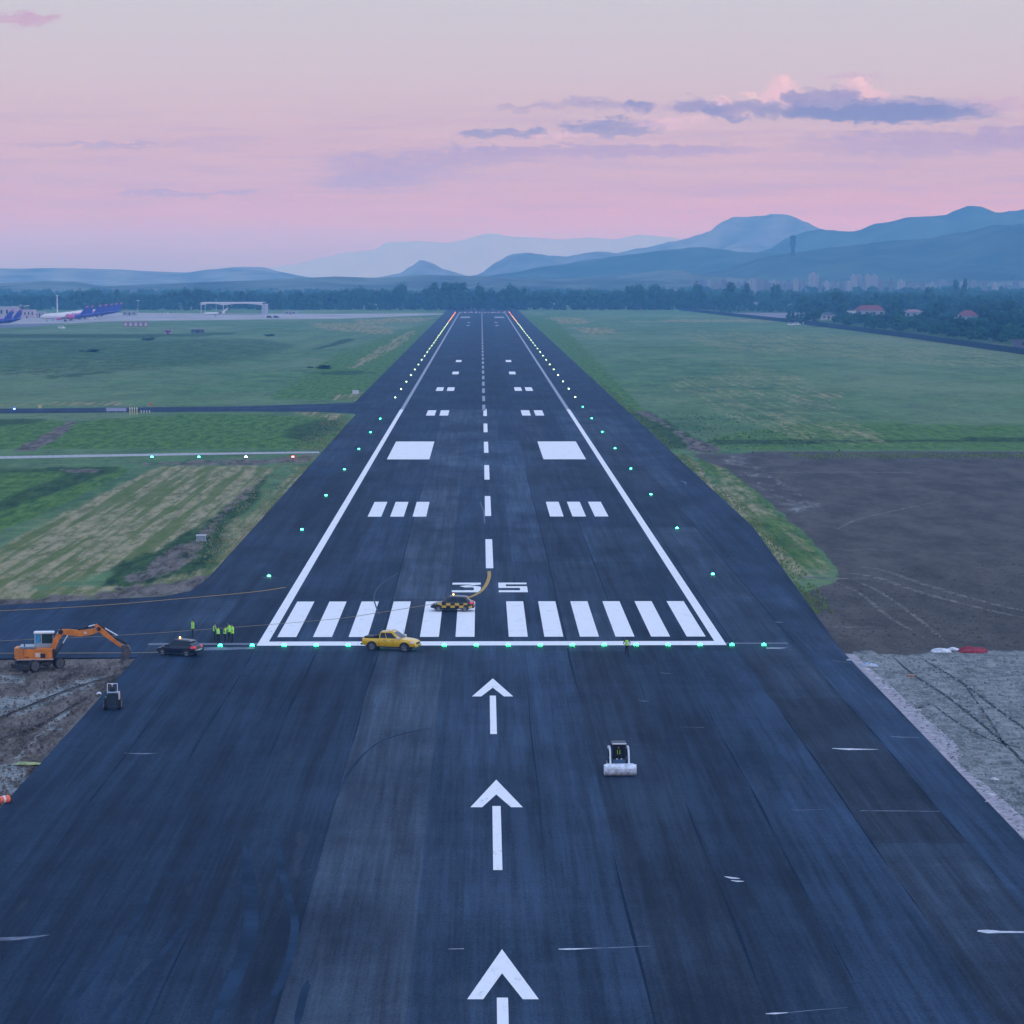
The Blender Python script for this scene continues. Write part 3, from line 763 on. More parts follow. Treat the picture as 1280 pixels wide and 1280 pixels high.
# wheel tracks across the bare field
FT = mat('field_track', (0.130, 0.122, 0.112), 0.95, var=0.45, scale=0.6, spec=.02)
for pts, wd in (([(1050,706),(1100,712),(1160,732),(1230,752),(1300,768)], .9), ([(1046,714),(1096,722),(1150,740),(1225,760),(1300,776)], .9),
                ([(1040,726),(1075,742),(1110,770),(1160,800)], .5), ([(1060,722),(1100,740),(1150,775),(1185,805)], .5),
                ([(1045,662),(1070,650),(1110,640),(1180,625)], .6), ([(1000,720),(1040,723),(1095,723)], 1.2), ([(1040,783),(1060,784),(1092,783)], 1.1),
                ([(950,591),(1060,590),(1170,591.5)], 1.3), ([(1060,688),(1100,687),(1290,694)], .5)):
    line('field_wheel_track', pts, wd, FT, 0.012, True)

RU = mat('wheel_rut', (0.050, 0.060, 0.062), 0.95, var=0.4, scale=1.5, spec=.02)
for pts, wd in (([(1114,819),(1140,842),(1180,868),(1215,895),(1262,935),(1300,975)], .30), ([(1150,822),(1200,852),(1245,885),(1300,925)], .30),
                ([(1205,855),(1240,905),(1258,935)], .2), ([(1165,880),(1200,905),(1240,925),(1290,938)], .22)):
    line('wheel_rut', pts, wd, RU, 0.014, True)
for pts, wd in (([(-20,905),(40,880),(90,860),(150,842)], .25), ([(-20,930),(50,905),(110,870)], .2)):
    line('wheel_rut', pts, wd, mat('dirt_rut', (.030,.026,.025), .95, var=.4, spec=.02), 0.012, True)
# loose clods and rubble, uncountable
def clods(name, label, n, poly, s0, s1, m, seed):
    r = random.Random(seed); vs = []; fs = []; xs_ = [p[0] for p in poly]; ys_ = [p[1] for p in poly]; k = 0
    while k < n:
        a, b_ = r.uniform(min(xs_), max(xs_)), r.uniform(min(ys_), max(ys_))
        if not pip(np.array([a]), np.array([b_]), poly)[0]: continue
        k += 1; x, y = gp(a, b_)
        if abs(x) < 33.25 and y < 262: continue
        s = s0 + (s1-s0)*r.random()**3; o = len(vs)
        for i in range(5):
            q = 6.283*i/5 + r.uniform(-.4,.4); vs.append((x+s*math.cos(q)*r.uniform(.7,1.2), y+s*math.sin(q)*r.uniform(.7,1.2), -.03))
        for i in range(5):
            q = 6.283*i/5 + r.uniform(-.4,.4); vs.append((x+s*.7*math.cos(q)*r.uniform(.6,1.1), y+s*.7*math.sin(q)*r.uniform(.6,1.1), s*r.uniform(.4,.8)))
        vs.append((x, y, s*r.uniform(.7,1.0)))
        for i in range(5): j = (i+1) % 5; fs += [(o+i,o+j,o+5+j,o+5+i), (o+5+i,o+5+j,o+10)]
    me = bpy.data.meshes.new(name); me.from_pydata(vs, [], fs); me.materials.append(m); o = bpy.data.objects.new(name, me); COL.objects.link(o)
    tag(o, label, 'rubble', kind='stuff')
CL = mat('clod_pale', (0.22, 0.235, 0.24), .95, var=.5, scale=.9, spec=.02); CD = mat('clod_dark', (0.115, 0.098, 0.088), .95, var=.5, scale=.9, spec=.02); CB = mat('clod_field', (0.105, 0.098, 0.09), .95, var=.4, scale=.9, spec=.02)
clods('rubble', 'loose pale rubble scattered over the gravel beside the runway', 5200, [(1070,818),(1300,820),(1300,1080),(1200,960),(1130,890)], .035, .20, CL, 61)
clods('soil_clods', 'dark clods of earth on the trench ground', 2200, [(-20,828),(174,828),(-4,1008),(-20,1010)], .03, .17, CD, 62)
clods('soil_clods', 'dry clods over the bare brown field', 5000, [(1010,745),(1060,720),(1300,690),(1300,812),(1045,812)], .04, .17, CB, 63)
clods('edge_rubble', 'small stones spilled along the pavement edge strip', 900, [(1058,820),(1075,826),(1170,905),(1205,950),(1300,1045),(1300,1075),(1180,960),(1100,870)], .03, .13, CL, 64)

# ================================================================== HILLS
def hill(name, D, tops, rgb, seed, depth=900, rough=0.05, step=18.0, var=0.6):
    xs = [(at(p, D), ztop(y, D)) for p, y in tops]
    r = random.Random(seed)
    x0, x1 = xs[0][0], xs[-1][0]; n = max(24, int((x1-x0)/step)); 
    hs = []
    ph = [(r.uniform(0.004, 0.05), r.uniform(0, 6.28), r.uniform(.3, 1)) for _ in range(14)]
    for i in range(n+1):
        x = x0 + (x1-x0)*i/n
        for (a, ha), (b_, hb) in zip(xs, xs[1:]):
            if a <= x <= b_ + 1e-6:
                u = (x-a)/(b_-a); u2 = u*u*(3-2*u)*.5 + u*.5; h = ha+(hb-ha)*u2; break
        h += max(0, h) * rough * sum(math.sin(x*f*12/ max(1, D/600) + p) * q * (0.02/f if f > .02 else 1) for f, p, q in ph) / 5
        h += max(0, h)*.010*r.uniform(-1, 1)
        hs.append((x, h))
    T = [0, .12, .25, .4, .55, .7, .82, .92, 1.0, 1.08, 1.25, 1.5]
    vs = []; fs = []
    for j, tt in enumerate(T):
        for i, (x, h) in enumerate(hs):
            prof = (tt**1.25 if tt <= 1 else max(0, 1-(tt-1)*1.9))
            spur = 1 + (0.22*math.sin(x*.011*5000/D*1.2 + j*.9 + seed) + .14*math.sin(x*.031*5000/D - j*1.3)) * math.sin(min(tt,1)*math.pi)
            vs.append((x + (tt-1)*60*math.sin(j+seed), D + (tt-1)*depth, -2 + (h+2)*max(0, prof*(spur if tt < 1 else 1))))
    m_ = len(hs)
    for j in range(len(T)-1):
        for i in range(m_-1): fs.append((j*m_+i, j*m_+i+1, (j+1)*m_+i+1, (j+1)*m_+i))
    me = bpy.data.meshes.new(name); me.from_pydata(vs, [], fs); me.polygons.foreach_set('use_smooth', [True]*len(fs))
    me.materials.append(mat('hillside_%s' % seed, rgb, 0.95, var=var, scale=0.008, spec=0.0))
    o = bpy.data.objects.new(name, me); COL.objects.link(o); return struct(o)
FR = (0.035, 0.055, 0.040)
hill('low_hills', 4700, [(-160,362),(0,354),(60,351),(95,352),(130,358),(200,355),(260,352),(330,350),(420,346),(470,347),(530,343.5),(600,345),(680,349),(740,348),(800,341),(822,338),(850,337.5),(870,343),(900,345),(960,350),(1100,352),(1300,350),(1440,352)], (0.08,0.10,0.09), 1, 700, .03)  # paler base colour imitates mist lying over these hills
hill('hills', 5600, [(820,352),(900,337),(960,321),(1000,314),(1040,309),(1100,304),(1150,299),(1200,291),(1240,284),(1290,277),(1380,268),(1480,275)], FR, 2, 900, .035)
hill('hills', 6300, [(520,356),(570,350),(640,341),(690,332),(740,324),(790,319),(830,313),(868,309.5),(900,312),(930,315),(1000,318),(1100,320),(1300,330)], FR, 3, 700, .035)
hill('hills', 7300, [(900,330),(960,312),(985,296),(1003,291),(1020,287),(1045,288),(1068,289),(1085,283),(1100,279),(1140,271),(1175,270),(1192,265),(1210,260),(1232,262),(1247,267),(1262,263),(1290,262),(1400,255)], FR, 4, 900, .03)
hill('hills', 8600, [(560,352),(598,343),(622,327),(640,318),(660,316),(690,320),(706,321),(745,314),(790,317),(840,326),(900,335),(980,345)], (0.10,0.09,0.10), 5, 700, .03)  # ranges from here on are paler, haze fade partly put into their colour
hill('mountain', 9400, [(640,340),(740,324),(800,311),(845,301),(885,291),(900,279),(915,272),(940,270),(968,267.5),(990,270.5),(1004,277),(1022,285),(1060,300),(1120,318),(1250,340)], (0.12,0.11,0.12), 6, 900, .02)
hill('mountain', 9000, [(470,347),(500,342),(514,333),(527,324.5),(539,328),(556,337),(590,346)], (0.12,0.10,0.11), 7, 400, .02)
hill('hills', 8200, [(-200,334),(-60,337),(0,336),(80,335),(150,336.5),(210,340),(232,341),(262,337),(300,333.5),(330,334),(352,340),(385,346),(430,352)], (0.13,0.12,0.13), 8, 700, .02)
hill('distant_mountains', 17000, [(300,345),(360,332),(410,322),(432,316),(470,312),(484,303),(520,302),(560,304),(590,298),(610,293),(640,296),(690,299),(730,297),(765,300),(795,293),(830,297),(870,302),(960,306),(1100,315)], (0.52,0.40,0.42), 9, 600, .03, var=.06)  # pale mauve colour paints in the haze fade towards the pink sky

# ================================================================== HAZE
hz = MB(); hz.box(-5200, 6200, -300, 17900, -3.0, 292.0)
hm = bpy.data.materials.new('haze'); hm.use_nodes = True; t = NT(hm.node_tree)
o = t.n('ShaderNodeOutputMaterial'); pv = t.n('ShaderNodeVolumePrincipled')
pv.inputs['Color'].default_value = (0.19, 0.51, 1.0, 1); pv.inputs['Density'].default_value = 0.000165
pv.inputs['Absorption Color'].default_value = (1, 1, 1, 1)
pv.inputs['Anisotropy'].default_value = 0.0
t.l(pv.outputs[0], o.inputs['Volume'])
ho = hz.build('haze', hm); tag(ho, 'thin blue dusk haze filling the air over the airfield', 'haze', kind='stuff')

# ================================================================== OBJECTS: shared materials
M_TYRE = mat('tyre_rubber', (0.016, 0.017, 0.020), 0.9)
M_RIM = mat('rim_metal', (0.20, 0.22, 0.26), 0.4, 0.6)
M_GLASS = mat('tinted_glass', (0.010, 0.020, 0.035), 0.12, spec=0.3, var=0.05)
M_BLACK = mat('black_plastic', (0.015, 0.016, 0.019), 0.6)
M_CHROME = mat('bright_trim', (0.75, 0.77, 0.80), 0.3, 0.7)
M_WHITE = mat('white_enamel', (0.72, 0.73, 0.75), 0.4, var=0.05)
M_STEEL = mat('galvanised_steel', (0.42, 0.44, 0.47), 0.5, 0.5)
def lamp(name, c, e, es): return mat(name, c, 0.3, emit=e, es=es, var=0.02)
L_GREEN = lamp('green_lens', (0.1, 0.6, 0.4), (0.012, 1.0, 0.30), 26)
L_EDGE = lamp('pale_green_lens', (0.5, 0.7, 0.6), (0.035, 1.0, 0.50), 20)
L_FARW = lamp('warm_white_lens', (0.8, 0.8, 0.7), (0.70, 1.0, 0.45), 14)
L_AMBER = lamp('amber_lens', (0.8, 0.5, 0.1), (1.0, 0.46, 0.12), 14)
L_RED = lamp('red_lens', (0.7, 0.1, 0.1), (1.0, 0.22, 0.07), 14)
L_RED2 = lamp('red_near_lens', (0.7, 0.1, 0.1), (1.0, 0.04, 0.04), 40)
L_WHITE = lamp('white_lens', (0.8, 0.8, 0.8), (0.9, 0.97, 1.0), 26)
L_BLUE = lamp('blue_lens', (0.1, 0.1, 0.8), (0.06, 0.10, 1.0), 30)
L_BEACON = lamp('beacon_orange', (0.8, 0.4, 0.1), (1.0, 0.42, 0.12), 9)
L_TAIL = lamp('tail_lamp_red', (0.6, 0.03, 0.05), (1.0, 0.04, 0.10), 0.35)

# ------------------------------------------------------------------ wheels
def wheel(parent, x, y, r, wdt, rim_r=None, rimm=None, cat=None):
    s = 1 if y > 0 else -1
    mb = MB(); y0, y1 = y - wdt/2, y + wdt/2
    prof = [(r*.80, y0), (r*.96, y0), (r, y0+.04), (r, y1-.04), (r*.96, y1), (r*.80, y1)]
    rings = []
    n = 20
    for k in range(n):
        a = 2*math.pi*k/n
        rings.append([(x + q*math.cos(a), yy, r + q*math.sin(a)) for q, yy in prof])
    vs = [p for rg in rings for p in rg]; fs = []
    for k in range(n):
        for i in range(5): fs.append((k*6+i, k*6+i+1, ((k+1)%n)*6+i+1, ((k+1)%n)*6+i))
    mb.add(vs, fs)
    t_ = mb.build('wheel', M_TYRE, parent, smooth=True)
    rr = rim_r or r*.66
    mb = MB(); mb.tube((x, y0+.02, r), (x, y1-.02*0-.015, r), r*.81, n=20)
    k_ = y1 if s > 0 else y0
    for i in range(5):
        a = 2*math.pi*i/5 + .3
        mb.tube((x, k_+s*.0, r), (x+rr*math.cos(a), k_+s*.0, r+rr*math.sin(a)), .045, .04, n=6)
    mb.tube((x, k_-s*.02, r), (x, k_+s*.03, r), rr*.28, n=10)
    mb.build('rim', rimm or M_RIM, t_, smooth=True)
    return t_

def lerp(a, b, t): return tuple(p + (q-p)*t for p, q in zip(a, b))
def window(parent, name, c, u0, u1, v0, v1, off=0.012, m=None):
    """c = four corners (bl, br, tr, tl); a patch of it, set slightly proud"""
    bl, br, tr, tl = [Vector(p) for p in c]
    nrm = (br-bl).cross(tl-bl).normalized()
    def p(u, v): return bl.lerp(br, u).lerp(tl.lerp(tr, u), v)
    q = [p(u0, v0), p(u1, v0), p(u1, v1), p(u0, v1)]
    mb = MB(); mb.hexa([v - nrm*.01 for v in q], [v + nrm*off for v in q])
    return mb.build(name, m or M_GLASS, parent)
def car_body(st, parent, name, m, bevel=0):
    """lofted lower body from stations (x, z_low, z_belt, half_width)"""
    rings = []
    for x, zl, zb, w_ in st:
        half = [(w_*.90, zl), (w_*.99, zl+(zb-zl)*.25), (w_, zl+(zb-zl)*.6), (w_*.97, zl+(zb-zl)*.9), (w_*.90, zb), (w_*.45, zb+.025)]
        rings.append([(x, y, z) for y, z in half] + [(x, -y, z) for y, z in reversed(half)])
    mb = MB(); mb.loft(rings); return mb.build(name, m, parent, smooth=True)
def arches(mb, xs, w_, r, side=(1, -1)):
    for x in xs:
        for s in side:
            n = 14; ro, ri = r*1.28, r*0.0
            pts = [(x+ro*math.cos(math.pi*k/n), r*.95+ro*math.sin(math.pi*k/n)) for k in range(n+1)] + [(x-ro, .38*r+.12), (x+ro, .38*r+.12)][0:2]
            y0 = s*w_; mb.prism(pts, y0-.02, y0+.016*s if s > 0 else y0+.02)

# ------------------------------------------------------------------ yellow pickup
def pickup():
    X0, Y0 = gp(489, 813.2)
    t_ = thing('pickup_truck', 'bright yellow pickup truck with a black load-bed cover on the white threshold bar', 'pickup truck', (X0, Y0, ZA+.01), R(-17))
    ym = mat('yellow_car_paint', (0.80, 0.48, 0.003), 0.30, var=0.05, spec=0.5, coat=0.5)
    car_body([(-2.66,.62,1.00,.82),(-2.58,.50,1.13,.90),(-2.2,.46,1.14,.93),(-.8,.42,1.14,.94),(.9,.42,1.16,.94),(1.25,.42,1.15,.93),(1.9,.44,1.10,.92),(2.35,.46,1.02,.90),(2.58,.48,.90,.84),(2.68,.52,.74,.76)], t_, 'body', ym)
    # cabin: lower corners / upper corners
    lo = [(-.95,-.86,1.15),(1.35,-.84,1.15),(1.35,.84,1.15),(-.95,.86,1.15)]
    up_ = [(-.82,-.68,1.76),(.42,-.66,1.78),(.42,.66,1.78),(-.82,.68,1.76)]
    mb = MB(); mb.hexa(lo, up_); mb.hexa([(-.84,-.69,1.76),(.44,-.67,1.78),(.44,.67,1.78),(-.84,.69,1.76)], [(-.74,-.60,1.81),(.32,-.58,1.83),(.32,.58,1.83),(-.74,.60,1.81)])
    mb.build('cab', ym, t_, bevel=.015, smooth=True)
    S1 = (lo[0], lo[1], up_[1], up_[0]); S2 = (lo[2], lo[3], up_[3], up_[2])
    for c, a in ((S1, 0), (S2, 1)):
        segs = ((.05,.33),(.36,.80))
        for u0, u1 in segs:
            if a: u0, u1 = 1-u1, 1-u0
            window(t_, 'side_window', c, u0, u1, .10, .88)
    window(t_, 'windscreen', (lo[1], lo[2], up_[2], up_[1]), .05, .95, .08, .93)
    window(t_, 'rear_window', (lo[3], lo[0], up_[0], up_[3]), .1, .9, .15, .9)
    mb = MB(); mb.box(-2.45, -.98, -.80, .80, 1.165, 1.30); mb.box(-1.5,-1.0,-.78,.78,1.30,1.42)
    mb.build('load_cover', M_BLACK, t_, bevel=.03)
    mb = MB(); mb.tube((-1.25,-.76,1.2),(-1.05,-.70,1.62),.04); mb.tube((-1.25,.76,1.2),(-1.05,.70,1.62),.04); mb.tube((-1.05,-.70,1.62),(-1.05,.70,1.62),.04)
    mb.build('roll_bar', M_BLACK, t_)
    for s in (-1, 1):
        mb = MB(); mb.tube((-.7, s*.55, 1.88), (.4, s*.53, 1.89), .025); mb.box(-.62,-.56,s*.55-.02,s*.55+.02,1.80,1.88); mb.box(.28,.34,s*.53-.02,s*.53+.02,1.81,1.88)
        mb.build('roof_rail', M_CHROME, t_)
        mb = MB(); mb.box(.92, 1.16, s*.94-.0 if s > 0 else -1.16, 1.16 if s > 0 else -.94, 1.16, 1.40)
        mb.build('wing_mirror', M_WHITE, t_, bevel=.03)
        mb = MB(); mb.hexa([(2.25,s*.60,.80),(2.66,s*.56,.78),(2.52,s*.87,.80),(2.2,s*.93,.82)], [(2.2,s*.60,.98),(2.6,s*.56,.92),(2.48,s*.86,.94),(2.16,s*.92,1.0)])
        mb.build('headlight', mat('headlamp_lens', (0.75,.80,.85), 0.1, var=.02, spec=.8), t_)
        mb = MB(); mb.box(-2.69,-2.60,s*.86-.06,s*.86+.06,.80,1.08); mb.build('tail_light', mat('red_lens_unlit', (.35,.02,.03), .2), t_)
    mb = MB(); mb.box(2.60,2.71,-.50,.50,.66,.84); mb.build('grille', M_BLACK, t_, bevel=.02)
    mb = MB(); mb.box(2.55,2.76,-.84,.84,.42,.60); mb.build('front_bumper', mat('bumper_yellow', (0.60,.30,.02), .4), t_, bevel=.05)
    mb = MB(); mb.box(2.765,2.78,-.26,.26,.47,.57); mb.build('number_plate', mat('dark_plate', (.10,.04,.04), .5), t_)
    mb = MB(); mb.box(-2.78,-2.60,-.85,.85,.50,.66); mb.build('rear_bumper', M_BLACK, t_, bevel=.03)
    mb = MB(); mb.box(-.75,.85,-.97,-.90,.36,.42); mb.box(-.75,.85,.90,.97,.36,.42); mb.box(-2.3,2.3,-.7,.7,.30,.44); mb.build('side_step', M_BLACK, t_)
    for x in (-1.62, 1.62):
        for s in (-1, 1): mb = MB(); arches(mb, (x,), .935, .40, (s,)); mb.build('wheel_arch', M_BLACK, t_)
    for x in (-1.62, 1.62):
        for y in (-.84, .84): wheel(t_, x, y, .40, .27)
    for s in (-1,):
        for x in (.30, -.50): mb = MB(); mb.box(x,x+.16,-.965,-.94,1.00,1.03); mb.build('door_handle', M_BLACK, t_)
        for x in (.525, -.285, -.905): mb = MB(); mb.box(x,x+.015,-.950,-.930,.5,1.13); mb.build('door_gap', M_BLACK, t_)
    mb = MB(); mb.box(-.10,.14,-.50,.50,1.83,1.93); mb.build('light_bar', mat('bar_white', (.80,.66,.45), .3), t_, bevel=.02)
    mb = MB(); mb.tube((1.05,.55,1.13),(1.02,.58,2.0),.012); mb.build('aerial', M_BLACK, t_)
pickup()

# ------------------------------------------------------------------ hatchback / estate builder
def hatch(name, label, cat, px, py, rz, L_, W_, H_, paintm, checker=False, tail=None, rimm=None):
    X0, Y0 = gp(px, py)
    t_ = thing(name, label, cat, (X0, Y0, ZA+.01), rz)
    h = L_/2; w_ = W_/2; zb = H_*.60
    car_body([(-h,.50,zb*.86,w_*.82),(-h+.10,.38,zb*1.02,w_*.93),(-h+.55,.30,zb*1.04,w_*.99),(0,.28,zb,w_),(h*.38,.28,zb*.99,w_*.99),(h*.55,.30,zb*.96,w_*.97),(h*.80,.32,zb*.84,w_*.93),(h*.94,.36,zb*.70,w_*.84),(h,.42,zb*.52,w_*.72)], t_, 'body', paintm)
    zr = H_-.05
    lo = [(-h+.22,-w_*.90,zb+.01),(h*.46,-w_*.88,zb+.01),(h*.46,w_*.88,zb+.01),(-h+.22,w_*.90,zb+.01)]
    up_ = [(-h*.62,-w_*.70,zr-.06),(h*.10,-w_*.70,zr),(h*.10,w_*.70,zr),(-h*.62,w_*.70,zr-.06)]
    mb = MB(); mb.hexa(lo, up_); mb.hexa([(-h*.74,-w_*.71,zr-.10),(h*.12,-w_*.71,zr),(h*.12,w_*.71,zr),(-h*.74,w_*.71,zr-.10)], [(-h*.60,-w_*.62,zr-.01),(0,-w_*.60,zr+.05),(0,w_*.60,zr+.05),(-h*.60,w_*.62,zr-.01)])
    mb.build('cabin', paintm, t_, smooth=True, bevel=.012)
    for c, a in (((lo[0], lo[1], up_[1], up_[0]), 0), ((lo[2], lo[3], up_[3], up_[2]), 1)):
        for u0, u1 in ((.12,.46),(.49,.86)):
            if a: u0, u1 = 1-u1, 1-u0
            window(t_, 'side_window', c, u0, u1, .10, .88)
    window(t_, 'windscreen', (lo[1], lo[2], up_[2], up_[1]), .05, .95, .06, .94)
    window(t_, 'rear_window', (lo[3], lo[0], up_[0], up_[3]), .08, .92, .25, .92)
    r = .335
    for x in (-h*.60, h*.62):
        for s in (-1, 1): mb = MB(); arches(mb, (x,), w_*.99, r, (s,)); mb.build('wheel_arch', M_BLACK, t_)
    for x in (-h*.60, h*.62):
        for y in (-w_*.88, w_*.88): wheel(t_, x, y, r, .22, rimm=rimm)
    for s in (-1, 1):
        mb = MB(); mb.hexa([(-h-.015,s*w_*.50,zb*.82),(-h+.02,s*w_*.88,zb*.82),(-h+.34,s*w_*1.0,zb*.86),(-h+.10,s*w_*.55,zb*.86)],
                           [(-h+.03,s*w_*.55,zb*1.03),(-h+.08,s*w_*.95,zb*1.03),(-h+.40,s*w_*.99,zb*1.04),(-h+.20,s*w_*.55,zb*1.05)])
        mb.build('tail_light', L_TAIL, t_)
        mb = MB(); mb.hexa([(h*.80,s*w_*.55,zb*.58),(h*.98,s*w_*.50,zb*.58),(h*.90,s*w_*.84,zb*.60),(h*.76,s*w_*.94,zb*.62)],
                           [(h*.78,s*w_*.55,zb*.80),(h*.92,s*w_*.50,zb*.74),(h*.86,s*w_*.83,zb*.76),(h*.72,s*w_*.94,zb*.84)])
        mb.build('headlight', MATS['headlamp_lens'], t_)
        mb = MB(); mb.box(h*.36, h*.46, min(s*w_, s*(w_+.17)), max(s*w_, s*(w_+.17)), zb+.0, zb+.14); mb.build('wing_mirror', paintm, t_, bevel=.02)
    mb = MB(); mb.box(-h-.06,-h+.12,-w_*.86,w_*.86,.36,.58); mb.build('rear_bumper', paintm if not checker else M_BLACK, t_, bevel=.04)
    mb = MB(); mb.box(-h-.075,-h-.055,-.26,.26,zb*.62,zb*.62+.11); mb.build('number_plate', M_WHITE, t_)
    mb = MB(); mb.box(-h-.02,-h+.05,-w_*.7,w_*.7,zb*.62,zb*.72); mb.build('boot_trim', M_CHROME if tail else M_BLACK, t_)
    bx = -h*.05
    mb = MB(); mb.tube((bx,0,zr+.03),(bx,0,zr+.10),.10,n=10); bb = mb.build('beacon', M_BLACK, t_)
    mb = MB(); mb.tube((bx,0,zr+.10),(bx,0,zr+.24),.085,.06,n=10); mb.build('beacon_lens', L_BEACON, bb)
    if checker:
        ym = mat('checker_yellow', (.62,.38,.06), .45, var=.1); km = mat('checker_black', (.012,.013,.016), .4)
        n = 9; x0, x1 = -h+.12, h*.86
        rs_ = [(.66*zb, .80*zb), (.80*zb, .97*zb), (.42*zb, .66*zb)]
        for s in (-1, 1):
            mb = MB()
            for j, (z0, z1) in enumerate([(.42*zb,.68*zb),(.68*zb,.93*zb)]):
                for i in range(n):
                    a, b_ = x0+(x1-x0)*i/n, x0+(x1-x0)*(i+1)/n
                    def wy(x, z): 
                        k = 1.0 if abs(x) < h*.55 else 1.0 - .10*((abs(x)-h*.55)/(h*.45))**1.5
                        return s*(w_*k*(1.0 if z < .8*zb else .985)+.012)
                    if (a+b_)/2 > h*.7: z1q = min(z1, .78*zb)
                    else: z1q = z1
                    if j == 0 and min(abs((a+b_)/2+h*.60), abs((a+b_)/2-h*.62)) < r*1.05: continue
                    q = [(a,wy(a,z0),z0),(b_,wy(b_,z0),z0),(b_,wy(b_,z1q),z1q),(a,wy(a,z1q),z1q)]
                    q2 = [(p[0], p[1]-s*.03, p[2]) for p in q]
                    mb.hexa(q2, q, mi=(i+j) % 2)
            mb.build('checker_panel', [ym, km], t_)
        mb = MB()
        for j in range(2):
            for i in range(6):
                y0 = -w_*.8+w_*1.6*i/6; mb.box(-h-.035,-h+.02,y0,y0+w_*1.6/6,zb*.44+j*.12,zb*.44+(j+1)*.12,mi=(i+j)%2)
        mb.build('checker_tailgate', [ym, km], t_)
    return t_
navy = mat('dark_navy_paint', (0.008, 0.014, 0.030), 0.30, var=.05, spec=.35, coat=.15)
hatch('estate_car', 'black and yellow checkered follow-me car with an orange roof beacon on the piano keys', 'car', 565.5, 764.2, R(176), 4.55, 1.85, 1.62, mat('black_paint', (.010,.013,.018), .3, coat=.5), checker=True)
hatch('hatchback_car', 'dark navy hatchback with red tail lamps and a small orange roof beacon', 'car', 224, 819.5, R(157), 4.15, 1.80, 1.52, navy, tail=True)

